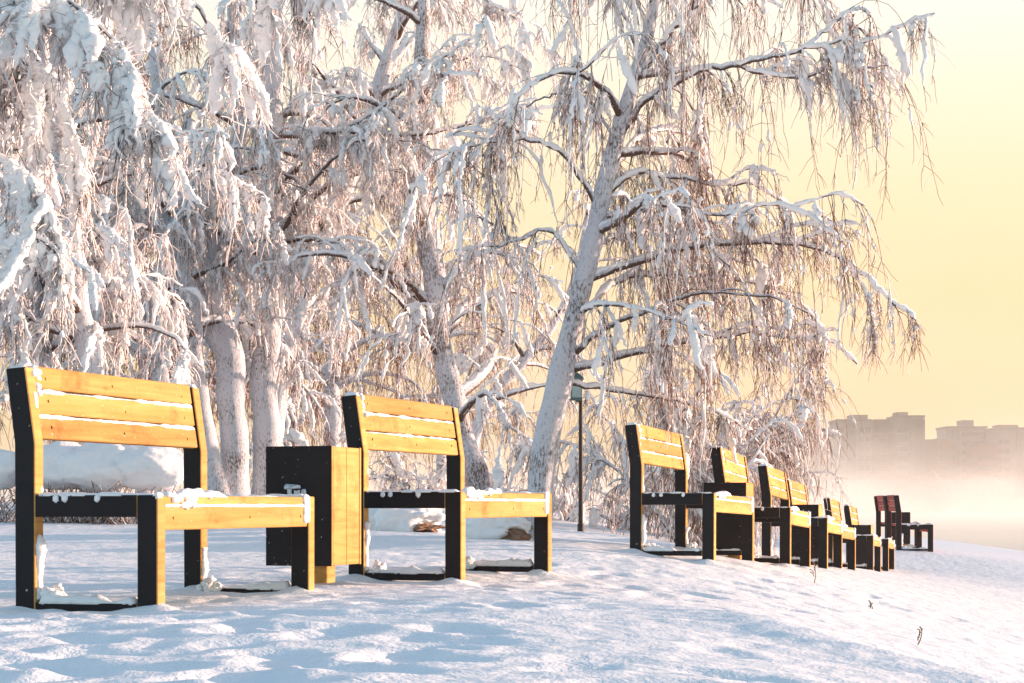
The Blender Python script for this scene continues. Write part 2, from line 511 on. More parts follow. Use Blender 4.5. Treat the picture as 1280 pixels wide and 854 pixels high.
# ------------------------------------------------------------------ trees
UP = np.array([0, 0, 1.0])

def unit(v):
    return v / max(np.linalg.norm(v), 1e-9)

def grow(rng, p, d, length, n, droop, wander):
    """one woody path: starts along d, bends under its load"""
    d = unit(np.array(d, float)); p = np.array(p, float)
    out = [p.copy()]
    st = length / (n - 1)
    for i in range(n - 1):
        d = unit(d + rng.normal(0, wander, 3) + np.array([0, 0, -droop * (0.4 + i / n)]))
        p = p + d * st
        out.append(p.copy())
    return np.array(out)

def along(P, t):
    x = t * (len(P) - 1)
    k = min(int(x), len(P) - 2)
    return P[k] + (P[k + 1] - P[k]) * (x - k), unit(P[k + 1] - P[k])

def hang(rng, P0, D0, L, n, spread, pull):
    """a batch of weeping twigs: (S,3) starts, (S,3) directions, (S,) lengths"""
    S = len(L)
    D = D0 / np.maximum(np.linalg.norm(D0, axis=1, keepdims=True), 1e-9)
    P = np.zeros((S, n, 3)); P[:, 0] = P0
    st = (L / (n - 1))[:, None]
    for i in range(1, n):
        D = D + rng.normal(0, spread, (S, 3)) + np.array([0, 0, -pull])
        D /= np.linalg.norm(D, axis=1, keepdims=True)
        P[:, i] = P[:, i - 1] + D * st
    return P

class Tree:
    def __init__(self, seed):
        self.rng = np.random.RandomState(seed)
        self.trunks, self.limbs, self.boughs = [], [], []
        self.tw, self.needles, self.fr, self.rime = [], [], [], []
    def trunk(self, pts, radii, n=40):
        q = smooth_path(np.c_[np.array(pts, float), np.array(radii, float)], n)
        P, r = q[:, :3], np.maximum(q[:, 3], .008)
        k = np.linspace(0, 1, n)
        P = P + np.c_[vnoise(k * 14, k * 0 + len(self.trunks), 3), vnoise(k * 14, k * 0 + 7, 4), 0 * k] * r[:, None] * 0.5
        r = r * (1 + .18 * vnoise(k * 22, k * 0, 5 + len(self.trunks)))
        self.trunks.append((P, r))
        return P, r
    def limb(self, P, r0, r1=.008, k=None):
        n = len(P)
        r = r0 + (r1 - r0) * np.linspace(0, 1, n) ** .8
        self.limbs.append((P, r))
        return P, r
    def limb_px(self, pix, d0, d1, r0, n=26, r1=.007):
        m = len(pix)
        pts = [W(x, y, d0 + (d1 - d0) * i / (m - 1)) for i, (x, y) in enumerate(pix)]
        P = smooth_path(pts, n)
        P[1:] += self.rng.normal(0, .008, (n - 1, 3))
        return self.limb(P, r0, r1)
    def auto_limbs(self, P, r, count, t0, length, rise=.8, droop=.16, side=None):
        rng = self.rng
        a = rng.rand() * 6.28
        for k in range(count):
            t = t0 + (1 - t0) * (k + rng.rand()) / count
            a += 2.4 + rng.normal(0, .4)
            p, tg = along(P, min(t, .999))
            d = np.array([math.cos(a), math.sin(a), rise * (0.7 + .6 * rng.rand())])
            if side is not None: d = d + np.array(side)
            ll = length * (1.15 - .65 * t) * rng.uniform(.7, 1.25)
            q = grow(rng, p, d, ll, 14, droop, .13)
            rr = np.interp(t, np.linspace(0, 1, len(r)), r)
            self.limb(q, min(rr * .55, .02 + .02 * ll), .006)
    def auto_boughs(self, per_m=2.6, length=.9, droop=.2, t0=.15):
        rng = self.rng
        for P, r in list(self.limbs):
            ll = np.linalg.norm(np.diff(P, axis=0), axis=1).sum()
            for k in range(max(2, int(ll * per_m))):
                t = t0 + (1 - t0) * rng.rand()
                p, tg = along(P, min(t, .999))
                d = tg * rng.uniform(.4, 1.1) + rng.normal(0, .65, 3) + np.array([0, 0, .25])
                L_ = length * (1.2 - .6 * t) * rng.uniform(.45, 1.3)
                q = grow(rng, p, d, L_, 8, droop, .16)
                self.boughs.append((q, np.linspace(.011, .004, 8)))
    def twigs(self, per_m, lmin, lmax, pull=.33, r=.0035, light=.3, sub=3, spread=.1, zlow=None, clear=None, fluff=1.3, sublen=(.06, .24)):
        """weeping twigs off every limb and bough; sub = short side sprigs per twig"""
        rng = self.rng
        P0, D0 = [], []
        for P, _ in self.limbs + self.boughs:
            seg = np.linalg.norm(np.diff(P, axis=0), axis=1)
            ll = seg.sum()
            left = int(ll * per_m + rng.rand())
            while left > 0:            # twigs hang in bunches
                t0 = .1 + .9 * rng.rand()
                bd = rng.normal(0, .26, 3)
                for k in range(min(left, rng.randint(2, 8))):
                    t = min(max(t0 + rng.normal(0, .05 / max(ll, .2)), .02), .999)
                    p, tg = along(P, t)
                    P0.append(p); D0.append(tg * .35 + bd + rng.normal(0, .22, 3) + np.array([0, 0, -.45]))
                    left -= 1
        if not P0: return
        P0, D0 = np.array(P0), np.array(D0)
        S = len(P0)
        L_ = lmin + (lmax - lmin) * rng.rand(S) ** 1.8
        if zlow is not None:
            L_ = np.minimum(L_, np.maximum(.10, P0[:, 2] - zlow(P0)))
        n = 9
        if clear is not None:
            (x0, x1, z0, z1) = clear
            keep = ~((P0[:, 0] > x0) & (P0[:, 0] < x1) & (P0[:, 2] - L_ < z1) & (P0[:, 2] > z0))
            P0, D0, L_ = P0[keep], D0[keep], L_[keep]; S = len(L_)
        Q = hang(rng, P0, D0, L_, n, spread, pull)
        rad = np.linspace(1, .55, n) * r
        lite = rng.rand(S) < light
        for i in range(S):
            (self.rime if lite[i] else self.tw).append((Q[i], rad * (1.5 * lumps(n, rng, .45, 1.7) if lite[i] else lumps(n, rng, .7, 1.4))))
        if sub:
            idx = np.repeat(np.arange(S), sub); K = len(idx)
            j = rng.randint(1, n, K)
            B = Q[idx, j]
            DD = rng.normal(0, .5, (K, 3)) + np.array([0, 0, -.5]) + .5 * (Q[idx, j] - Q[idx, j - 1]) / np.maximum(L_[idx, None] / (n - 1), 1e-6)
            LL = rng.uniform(sublen[0], sublen[1], K)
            q = hang(rng, B, DD, LL, 4, .18, pull * .6)
            rs = np.linspace(1, .6, 4) * r * .75
            lite = rng.rand(K) < light
            for i in range(K):
                (self.rime if lite[i] else self.tw).append((q[i], rs * (fluff * rng.uniform(.7, 1.3) if lite[i] else 1)))
        self.Q, self.L = Q, L_
    def fingers(self, frac, Rlo, Rhi, n=11, top=0.9):
        """lumpy hoarfrost thickly wrapped round part of the twigs"""
        rng = self.rng
        S = len(self.Q)
        # frost gathers in patches
        P0 = self.Q[:, 0]
        patch = vnoise(P0[:, 0] * 1.3 + 5, P0[:, 2] * 1.3 + P0[:, 1] * .6, 17) + .25 * rng.normal(0, 1, S)
        thr = np.quantile(patch, 1 - frac)
        for i in np.where(patch > thr)[0]:
            q = smooth_path(self.Q[i][: rng.randint(4, 10)], n)
            R0 = Rlo + (Rhi - Rlo) * rng.rand() ** 1.6
            t = np.linspace(0, 1, n)
            prof = np.sin(np.pi * np.clip(t * .93 + .05, 0, 1)) ** .55
            r = R0 * prof * lumps(n, rng, .5, 1.35)
            q = q + rng.normal(0, R0 * .35, q.shape)
            self.fr.append((q, np.maximum(r, .003)))
    def nodules(self, per, Rlo, Rhi):
        """short broken beads of rime strung along the hanging twigs"""
        rng = self.rng
        S, n = self.Q.shape[:2]
        K = int(S * per)
        i = rng.randint(0, S, K); j = rng.rand(K) * (n - 2.2)
        ln = .3 + 1.2 * rng.rand(K) ** 2
        m = 5
        for a in range(K):
            t = np.clip(j[a] + np.linspace(0, ln[a], m), 0, n - 1.001)
            k = t.astype(int); f = (t - k)[:, None]
            q = self.Q[i[a]][k] * (1 - f) + self.Q[i[a]][k + 1] * f
            R0 = Rlo + (Rhi - Rlo) * rng.rand() ** 2
            self.fr.append((q + rng.normal(0, R0 * .3, q.shape), R0 * np.array([.35, .9, 1, .8, .3]) * lumps(m, rng, .6, 1.4)))
    def spikes(self, dens, llo=.02, lhi=.06, r=.0028):
        """small rime needles standing out of the hoarfrost so that its edge is ragged"""
        rng = self.rng
        for q, rr in list(self.fr):
            L_ = np.linalg.norm(np.diff(q, axis=0), axis=1).sum()
            c = int(dens * L_ * (0.4 + 30 * rr.mean()) + rng.rand())
            if not c: continue
            k = rng.randint(0, len(q), c)
            d = rng.normal(0, 1, (c, 3)); d /= np.linalg.norm(d, axis=1, keepdims=True)
            ln = rng.uniform(llo, lhi, c)
            for a in range(c):
                p = q[k[a]] + d[a] * rr[k[a]] * .7
                e = p + d[a] * ln[a] + np.array([0, 0, -.25 * ln[a]])
                self.needles.append((np.array([p, (p + e) / 2 + rng.normal(0, .004, 3), e]), np.array([r * 1.6, r * 1.3, r * .5])))
    def caps(self, frac=.8, wide=1.1, low=.006, high=.03):
        """snow lying in broken ridges on the upper side of limbs and boughs"""
        rng = self.rng
        for P, r in self.limbs + self.boughs:
            if rng.rand() > frac: continue
            n = max(10, int(np.linalg.norm(np.diff(P, axis=0), axis=1).sum() * 22))
            n = int(min(60, n) // 5 * 5 + 5)
            t = np.linspace(0, 1, n)
            rr = np.interp(t, np.linspace(0, 1, len(r)), r)
            q = smooth_path(P, n)
            h = lumps(n, rng, low, high) * (.75 + .6 * vnoise(t * 6, t * 0 + rng.rand() * 50, 2))
            h[[0, -1]] *= .3
            self.fr.append((q + UP * (rr * .75)[:, None] + rng.normal(0, .004, q.shape), np.maximum(rr * .55 * wide + h, .003)))
    def clumps(self, count, rlo, rhi, region=None):
        """heavier cushions of snow sagging on boughs"""
        rng = self.rng
        src = self.boughs + self.limbs
        for k in range(count):
            P, r = src[rng.randint(len(src))]
            a = rng.uniform(.2, .8)
            p, tg = along(P, a)
            L_ = rng.uniform(.14, .5)
            n = 14
            d = unit(tg * .5 + np.array([0, 0, -1.0]) + rng.normal(0, .2, 3))
            q = p + d * np.linspace(0, L_, n)[:, None] + np.array([0, 0, .02]) + rng.normal(0, .006, (n, 3))
            R0 = rlo + (rhi - rlo) * rng.rand() ** 1.5
            self.fr.append((q, R0 * np.sin(np.pi * np.linspace(.08, .92, n)) ** .6 * lumps(n, rng, .45, 1.4)))
    def build(self, root, base, bark='bark', limb_mat='bark_dark', twig='twig', frost='frost', rime='rime', fine=False):
        base = np.array(base, float)
        for P, r in self.trunks:
            v, f = tubes([(P, r)], 20)
            nz_ = (vnoise(v[:, 2] * 9, v[:, 0] * 9, 9) + vnoise(v[:, 2] * 22, v[:, 1] * 22, 10) * .5) * .03
            c = v.reshape(len(P) + 2, 20, 3); ctr = c.mean(1, keepdims=True)
            v = (ctr + (c - ctr) * (1 + nz_.reshape(len(P) + 2, 20, 1) * 4)).reshape(-1, 3)
            mesh_obj('trunk', v - base, f, M[bark], root, True)
        for P, r in self.limbs:
            v, f = tubes([(P, r)], 8)
            mesh_obj('limb', v - base, f, M[limb_mat], root, True)
        V, Fc, mi, off = [], [], [], 0
        for k, (st, sides) in enumerate(((self.boughs, 5), (self.tw, 3), (self.rime, 3))):
            if not st: continue
            v, f = tubes(st, sides)
            V.append(v); Fc.append(f + off); mi.append(np.full(len(f), k)); off += len(v)
        o = mesh_obj('crown', np.concatenate(V) - base, np.concatenate(Fc), [M[limb_mat], M[twig], M[rime]], root, True, np.concatenate(mi))
        tag(o, kind='stuff')
        if fine:
            fr = []
            for q, r in self.fr:
                e = smooth_path(np.c_[q, r], len(q) * 2)
                fr.append((e[:, :3], np.maximum(e[:, 3] * lumps(len(e), self.rng, .92, 1.09), .003)))
            self.fr = fr
        v, f = tubes(self.fr, 12 if fine else 7)
        v = v + rough_offset(v)
        if self.needles:
            v2, f2 = tubes(self.needles, 3)
            f = np.concatenate([f, f2 + len(v)]); v = np.concatenate([v, v2])
        o = mesh_obj('hoarfrost', v - base, f, M[frost], root, True)
        tag(o, kind='stuff')
        return root

def rough_offset(v):
    a = vnoise(v[:, 0] * 32, v[:, 2] * 32 + v[:, 1] * 11, 21)
    b = vnoise(v[:, 1] * 32 + 9, v[:, 2] * 32 + v[:, 0] * 7, 22)
    c = vnoise(v[:, 0] * 32 + 3, v[:, 1] * 32 + v[:, 2] * 13, 23)
    return np.c_[a, b, c] * .020 + np.c_[vnoise(v[:, 0] * 80, v[:, 2] * 80, 31), vnoise(v[:, 1] * 80, v[:, 2] * 80, 32), vnoise(v[:, 0] * 80, v[:, 1] * 80, 33)] * .010

def px_path(pix, d):
    return [W(x, y, d) for x, y in pix]

# ---- leaning birch behind the middle benches (the tall one on the right)
D4 = 15.5
def hero():
    T = Tree(404)
    pix = [(662, 712, 24), (672, 665, 21), (680, 600, 20), (692, 510, 18.5), (712, 425, 16.5), (733, 335, 14.5), (752, 250, 12.5), (775, 165, 10.5), (795, 95, 9.5), (815, 15, 8), (838, -90, 6.5), (850, -230, 4)]
    s = F / D4
    T.trunk([W(x, y, D4) for x, y, _ in pix], [r / s * .88 for _, _, r in pix], 60)
    LP = T.limb_px
    LP([(733, 350), (800, 325), (870, 308), (950, 303), (1020, 310), (1060, 330), (1100, 362), (1145, 400)], 15.5, 15.1, .034)
    LP([(720, 440), (760, 408), (800, 392), (850, 372), (900, 366), (960, 372), (1010, 390)], 15.5, 14.8, .030)
    LP([(716, 462), (760, 450), (830, 432), (890, 424), (940, 416), (990, 424), (1040, 428), (1072, 455)], 15.5, 15.8, .030)
    LP([(735, 385), (770, 352), (810, 343), (870, 346), (930, 352), (985, 370), (1030, 410)], 15.5, 16.4, .026)
    LP([(772, 178), (800, 132), (830, 110), (880, 88), (920, 82), (950, 92), (1000, 98), (1045, 88), (1075, 120)], 15.5, 15.2, .030)
    LP([(920, 82), (960, 72), (1000, 65), (1050, 50), (1072, 58), (1080, 80), (1088, 108)], 15.3, 15.0, .018)
    LP([(1000, 66), (1040, 30), (1062, 14), (1078, 12), (1090, 22)], 15.2, 15.1, .012)
    LP([(782, 120), (830, 52), (870, 8), (910, -50), (960, -70)], 15.5, 15.0, .028)
    LP([(755, 248), (790, 216), (830, 220), (890, 230), (940, 230), (990, 260), (1042, 276)], 15.5, 15.9, .024)
    LP([(752, 275), (790, 262), (830, 258), (900, 268), (960, 256), (1010, 268), (1052, 300)], 15.5, 14.9, .022)
    LP([(705, 478), (760, 488), (830, 498), (890, 512), (940, 540)], 15.5, 16.0, .022)
    LP([(728, 345), (690, 290), (650, 300), (600, 318), (565, 345)], 15.5, 16.0, .018)
    LP([(748, 265), (710, 200), (660, 175), (600, 180), (560, 190)], 15.5, 15.0, .02)
    LP([(770, 175), (740, 130), (700, 118), (650, 135)], 15.5, 16.2, .016)
    LP([(800, 70), (770, 0), (730, -40), (690, -30)], 15.5, 15.9, .018)
    LP([(810, 20), (860, -60), (930, -90), (980, -70), (1010, -10)], 15.5, 16.2, .024)
    LP([(760, 230), (800, 170), (850, 165), (880, 178)], 15.5, 17.0, .02)
    LP([(740, 310), (790, 290), (850, 290), (900, 300)], 15.5, 17.2, .02)
    LP([(725, 390), (760, 380), (830, 395), (890, 420)], 15.5, 13.9, .02)
    LP([(815, 10), (800, -80), (760, -140), (700, -120)], 15.5, 15.0, .02)
    # limbs towards and away from the viewer
    P, r = T.trunks[0]
    T.auto_limbs(P, r, 7, .45, 1.9, .5, .12, side=(.5, 0, 0))
    T.auto_boughs(2.5, .75, .2, .22)
    T.twigs(15, .12, 1.2, .42, .0033, .36, 7, .10, fluff=1.6, zlow=lambda p: np.where(p[:, 0] > 2.4, 1.62, np.where(p[:, 0] > 1.5, 1.25, .75)), clear=(.36, .78, .1, 1.5))
    T.fingers(.14, .009, .026)
    T.nodules(1.6, .006, .017)
    T.caps(.9, 1.0, .004, .026)
    T.clumps(150, .014, .042)
    T.spikes(9)
    p = W(668, 700, D4)
    base = np.array([p[0], p[1], gz(p[0], p[1])])
    root = empty('birch_tree', base)
    T.build(root, base)
    tag(root, 'tall leaning birch with frosted trunk and brown weeping twigs over the middle benches', 'tree')
hero()

# ---- birches of the thick group on the left
def group_tree(seed, trunks, D, label, limbs_per=10, length=2.4, t0=.3, explicit=(), per_m=7, tl=(.12, .8), frac=.5, fr=(.02, .05), light=.5, clump=40, boughs=2.6, twig='twig_dark', sub=7, rise=.7, r=.0036, side=None, grp=None, bl=.95, cl=(.022, .062), spk=9, fluff=2.4, pull=.36, bk='bark'):
    T = Tree(seed)
    s = F / D
    for pix in trunks:
        P, rr = T.trunk([W(x, y, D + (q[0] if q else 0)) for x, y, _, *q in pix], [w_ / s for _, _, w_, *q in pix], 46)
        T.auto_limbs(P, rr, limbs_per, t0, length, rise, .15, side)
    for pix, d0, d1, r0 in explicit:
        T.limb_px(pix, d0, d1, r0)
    T.auto_boughs(boughs, bl, .2)
    T.twigs(per_m, tl[0], tl[1], pull, r, light, sub, .12, fluff=fluff, sublen=(.05, .22))
    T.fingers(frac, fr[0], fr[1])
    T.caps(.95, 1.0, .005, .024)
    T.clumps(clump, *cl)
    T.nodules(1.0, .007, .02)
    T.spikes(spk, .025, .075, .0034)
    x, y, _ = trunks[0][0][:3]
    p = W(x, y, D)
    base = np.array([p[0], p[1], gz(p[0], p[1])])
    root = empty('birch_tree', base)
    T.build(root, base, bk, 'bark_dark', twig, fine=D < 15)
    tag(root, label, 'tree', grp)
    return root

group_tree(21, [
    [(298, 660, 19), (295, 560, 18), (290, 470, 18), (278, 400, 15), (268, 330, 12), (285, 250, 11), (300, 150, 9), (290, 0, 7), (285, -160, 4)],
    [(330, 660, 19, .3), (331, 540, 18, .3), (332, 430, 18, .3), (338, 330, 16, .3), (345, 240, 15, .3), (340, 120, 12, .3), (352, -20, 8, .3), (350, -200, 4, .3)],
    [(292, 470, 14), (262, 400, 12), (232, 340, 10), (215, 280, 9), (200, 180, 7), (190, 60, 5)],
    [(280, 660, 13, -.3), (262, 560, 13, -.3), (244, 460, 12, -.3), (238, 380, 10, -.3), (225, 280, 8, -.3), (240, 150, 5, -.3)],
], 24, 'birch with several thick white frosted trunks rising behind the gap between nearest bench and bin', 9, 2.6, .38, per_m=12, frac=.5, fr=(.014, .044), light=.72, clump=220,
    explicit=[([(345, 240), (400, 180), (470, 140), (530, 90), (600, 40)], 24.2, 22.0, .05), ([(340, 170), (420, 165), (520, 168), (610, 150), (700, 130)], 24, 21.5, .05),
              ([(335, 330), (380, 240), (440, 180), (500, 175), (560, 190)], 24, 22, .04), ([(340, 300), (400, 300), (440, 320), (458, 400)], 24, 22.5, .045)])

group_tree(35, [
    [(612, 655, 16), (600, 600, 15), (580, 540, 14), (560, 470, 14), (546, 400, 14), (540, 320, 14), (528, 230, 14), (524, 120, 11), (530, 0, 8), (520, -150, 4)],
], 23, 'crooked birch leaning left behind the second bench, its trunk patched brown and white', 15, 2.5, .22, per_m=8, frac=.22, fr=(.012, .034), light=.38, clump=110, bk='bark_patchy', twig='twig', fluff=1.8,
    explicit=[([(545, 390), (500, 345), (450, 335), (430, 360)], 23, 22, .05), ([(540, 420), (600, 380), (650, 350), (690, 300)], 23, 23.5, .018)])

group_tree(52, [
    [(338, 655, 14), (346, 520, 13), (372, 380, 12), (425, 250, 11), (475, 110, 9), (515, -40, 7), (540, -220, 4)],
], 27, 'birch half hidden behind the many stemmed one, its crown filling the top of the picture', 20, 2.7, .3, per_m=10, frac=.48, fr=(.014, .042), light=.7, clump=200, spk=7,
    explicit=[([(470, 120), (540, 90), (600, 70), (660, 90)], 27, 25, .04), ([(500, 20), (570, -10), (640, 20), (690, 70)], 27, 25.5, .04), ([(460, 170), (400, 90), (340, 50), (290, 60)], 27, 25, .04)])

group_tree(47, [
    [(128, 660, 17), (120, 560, 16), (114, 460, 15), (100, 390, 14), (85, 320, 13), (78, 240, 11), (60, 120, 9), (40, -60, 6)],
    [(40, 660, 15, .4), (44, 560, 14, .4), (52, 450, 13, .4), (60, 370, 12, .4), (90, 280, 9, .4), (120, 160, 7, .4), (130, 0, 4, .4)],
], 19, 'birch with a smooth left leaning trunk rising behind the back of the nearest bench', 11, 2.2, .35, per_m=13, frac=.56, fr=(.014, .046), light=.74, clump=220,
    explicit=[([(90, 420), (40, 400), (0, 365), (-60, 350)], 19, 18.5, .045)])

# heavy boughs of a birch whose trunk stands just outside the left edge
group_tree(58, [
    [(-190, 760, 34), (-200, 600, 32), (-190, 400, 28), (-200, 200, 24), (-180, 0, 19), (-170, -250, 12), (-160, -500, 6)],
], 11.5, 'nearest birch, fat cushions of hoarfrost on boughs reaching in at the upper left edge', 9, 1.8, .4, per_m=17, tl=(.12, .65), frac=.7, fr=(.014, .04), light=.72, clump=560, cl=(.022, .058), spk=34, fluff=1.8, side=(.5, .1, 0),
    explicit=[([(-180, 40), (-90, -40), (0, -30), (90, 20), (160, 90)], 11.5, 11.0, .04), ([(-190, 200), (-100, 90), (-20, 60), (50, 90), (90, 180), (110, 260)], 11.5, 11.8, .035),
              ([(-180, 330), (-90, 220), (0, 200), (60, 260), (80, 340)], 11.5, 11.2, .03), ([(-180, -40), (-60, -110), (80, -120), (190, -60), (260, 30), (300, 110)], 11.5, 12.0, .04),
              ([(-180, 120), (-60, 0), (60, -10), (150, 60), (190, 160)], 11.5, 10.9, .03), ([(-180, -160), (0, -220), (180, -180), (330, -90), (400, 0)], 11.5, 12.4, .04)], bl=.6)

# thin bowed tree far back between bench and leaning birch
group_tree(63, [
    [(583, 650, 9), (592, 560, 8), (612, 500, 7.5), (650, 455, 6.5), (690, 410, 5), (720, 340, 4), (735, 260, 3)],
], 33, 'thin bowed tree far back, seen in the gap left of the leaning birch', 9, 2.0, .3, per_m=4, frac=.25, fr=(.014, .03), light=.25, clump=10, twig='twig')

# the row behind: two crowns, repeated with other turns and sizes
def back_proto(seed, h, label):
    T = Tree(seed)
    pts = [(0, 0, -.4), (.1, .05, h * .25), (-.05, .1, h * .5), (.1, 0, h * .75), (.05, .05, h)]
    P, r = T.trunk(pts, [.17, .14, .11, .07, .03], 36)
    T.auto_limbs(P, r, 26, .18, 2.9, .55, .17)
    T.auto_boughs(2.4, 1.1, .22)
    T.twigs(8, .2, 1.4, .36, .0052, .15, 5, .13)
    T.fingers(.06, .016, .04)
    T.caps(.6, .9, .004, .02)
    T.clumps(60, .03, .07)
    root = empty('birch_tree', (0, 0, 0))
    T.build(root, (0, 0, 0), 'bark', 'bark', 'twig')
    return root
bp1 = back_proto(71, 8.5, '')
bp2 = back_proto(82, 7.5, '')
BACK = [(bp1, -9.5, 29, .2, 1.0), (bp2, -7.2, 33, 1.4, 1.15), (bp1, -5.4, 30, 2.5, .95), (bp2, -3.4, 37, 3.6, 1.1),
        (bp1, -11.5, 39, 5.9, 1.2), (bp2, -8.0, 42, .9, 1.25), (bp1, -5.2, 46, 3.1, 1.2), (bp2, -1.6, 45, 2.1, .9)]
used = set()
for i, (pr, x, y, a, s) in enumerate(BACK):
    o = pr if pr.name not in used else copy_tree(pr)
    used.add(pr.name)
    o.location = (x, y, gz(x, y)); o.rotation_euler = (0, 0, a); o.scale = (s, s, s)
    tag(o, 'frosted weeping birch in the dense row of trees far behind the nearest two benches', 'tree', 'birches in the dense row behind')

# low weeping frosted trees and shrubs
def shrub(seed, px, py, d, h, wid, n, label, frac=.55, fr=(.012, .04), per_m=9, tl=(.1, .4), grp=None, rise=1.2, twig='twig', light=.5, name='frosted_shrub', pull=.2):
    T = Tree(seed)
    rng = T.rng
    p = W(px, py, d); z = gz(p[0], p[1])
    base = np.array([p[0], p[1], z])
    for k in range(n):
        a = rng.rand() * 6.28
        dd = np.array([math.cos(a) * wid, math.sin(a) * wid, rise])
        q = grow(rng, base + np.array([rng.normal(0, .1 * wid), rng.normal(0, .1), -.05]), dd, h * rng.uniform(.7, 1.3), 12, .10, .12)
        T.limb(q, .012 + .008 * h, .005)
    T.auto_boughs(3.2, .35 * h, .14)
    T.twigs(per_m, tl[0], tl[1], pull, .0036, light, 3, .14)
    T.fingers(frac, fr[0], fr[1])
    T.nodules(1.0, .006, .018)
    T.caps(.9, 1.0, .004, .022)
    T.clumps(int(14 * h), .03, .08)
    root = empty(name, base)
    T.build(root, base, 'bark', 'bark_dark', twig)
    tag(root, label, 'shrub' if name != 'willow_tree' else 'tree', grp)
shrub(91, 858, 655, 22, 2.0, .45, 11, 'low weeping willow thick with rime, behind the mid row bench and lamp post', .25, (.010, .032), 22, (.15, .8), name='willow_tree', pull=.34, light=.45)
shrub(92, 915, 668, 24, 2.2, .28, 9, 'rimed weeping willow behind the backs of the farther yellow benches', .22, (.010, .032), 24, (.2, .9), name='willow_tree', pull=.36, light=.4)
shrub(93, 520, 640, 27, .95, .9, 12, 'bluish frosted shrub seen through the back opening of the second bench', .6)
shrub(94, 622, 642, 28, 1.05, .9, 13, 'bluish frosted shrub left of the leaning birch trunk', .6)
shrub(95, 712, 648, 25, .8, .8, 9, 'small frosted shrub between leaning birch trunk and lamp post', .55)
shrub(96, 775, 650, 24, .9, .9, 9, 'small bare frosted shrub right of the lamp post', .4)
shrub(97, 410, 640, 26, 1.3, .7, 12, 'frosted shrub behind the large black bin', .5)

# snow capped brush heap behind the nearest bench
def brush_heap(px0, px1, d, ztop_px, label, seed):
    T = Tree(seed); rng = T.rng
    pm = W((px0 + px1) / 2, HOR, d)
    z = gz(pm[0], pm[1])
    base = np.array([pm[0], pm[1], z])
    w_ = (px1 - px0) * d / F
    h_ = CAM_Z + (HOR - ztop_px) * d / F - z
    for k in range(int(110 * w_)):
        x = rng.uniform(-w_ / 2, w_ / 2)
        q = grow(rng, base + np.array([x, rng.normal(0, .14), -.02]), [rng.normal(0, .5), rng.normal(0, .5), 1.0], h_ * rng.uniform(.45, .70), 8, .01, .09)
        T.limb(q, .008, .004)
    T.twigs(5, .08, .2, .15, .004, .3, 2, .2)
    T.fingers(.15, .008, .02)
    root = empty('brush_heap', base)
    T.build(root, base, 'bark', 'bark_dark', 'twig')
    bm = bmesh.new()
    nseg = max(2, int(w_ / .5))
    for k in range(nseg + 1):
        x = -w_ / 2 + .2 + (w_ - .4) * k / nseg
        snow_blob_t(bm, (x, rng.normal(0, .05), h_ * .68), (w_ / nseg * .62 + .04, .32, h_ * .34 * rng.uniform(.85, 1.1)), rng)
    bm_obj('snow_cap', bm, M['snow'], root, smooth=True)
    tag(root, label, 'brush', 'snow capped brush heaps')
def snow_blob_t(bm, c, r, rng):
    res = bmesh.ops.create_icosphere(bm, subdivisions=4, radius=1.0)
    sv = rng.rand() * 50
    for v in res['verts']:
        q = 1 + .20 * mnoise.noise(v.co * 1.6 + Vector((sv, 0, 0))) + .12 * mnoise.noise(v.co * 5 + Vector((0, sv, 0)))
        v.co = Vector(c) + Vector((v.co.x * r[0] * q, v.co.y * r[1] * q, v.co.z * r[2] * q * (1 if v.co.z > 0 else .75)))
brush_heap(45, 206, 18.2, 556, 'brush heap under a thick smooth slab of snow behind the nearest bench', 3)
brush_heap(-80, 24, 18.4, 562, 'brush heap under snow at the left edge behind the nearest bench', 5)


# ------------------------------------------------------------------ benches, bins, lamp
KINK = 0.655
LEAN = math.tan(R(8.5))
LEGW = 0.088

def post_x(z):
    """front edge of the leaning back post at height z"""
    x = -BW / 2 + LEGW
    return x if z < KINK else x - (z - KINK) * LEAN

def black_sides(bm):
    bmesh.ops.recalc_face_normals(bm, faces=bm.faces[:])
    for f in bm.faces:
        f.normal_update()
        f.material_index = 0 if f.normal.x > 0.55 else 1

def wobble(bm, rng, amt):
    for v in bm.verts:
        v.co += Vector((rng.normal(0, amt), 0, rng.normal(0, amt)))

def snow_ridge(bm, p0, p1, w, h, rng, n=26, cover=0.75, up=(0, 0, 1)):
    """broken, lumpy ridge of snow lying along p0-p1"""
    p0, p1, up = Vector(p0), Vector(p1), Vector(up).normalized()
    t = (p1 - p0).normalized()
    s = t.cross(up).normalized()
    sides = 7
    seedv = rng.rand() * 100
    prev = None
    for i in range(n + 1):
        u = i / n
        c = p0.lerp(p1, u)
        q = mnoise.noise(Vector((u * (p1 - p0).length * 14, seedv, 0)))
        q2 = mnoise.noise(Vector((u * (p1 - p0).length * 5, seedv + 40, 0)))
        a = min(1.25, max(0.0, 0.55 + 0.9 * q + 0.8 * q2 + (cover - 0.75) * 2.2))
        if i in (0, n): a *= 0.3
        if a < 0.12: a = 0.02
        ring = []
        for k in range(sides):
            g = math.pi * k / (sides - 1)
            j = 1 + 0.3 * mnoise.noise(Vector((u * 60, g * 2.0, seedv)))
            ring.append(bm.verts.new(c + s * (math.cos(g) * w * (0.35 + 0.65 * a) * j) + up * (math.sin(g) * h * a * j - 0.004)))
        if prev:
            for k in range(sides - 1):
                bm.faces.new((prev[k], prev[k + 1], ring[k + 1], ring[k]))
            bm.faces.new((prev[sides - 1], prev[0], ring[0], ring[sides - 1]))
        else:
            bm.faces.new(ring)
        prev = ring
    bm.faces.new(prev[::-1])

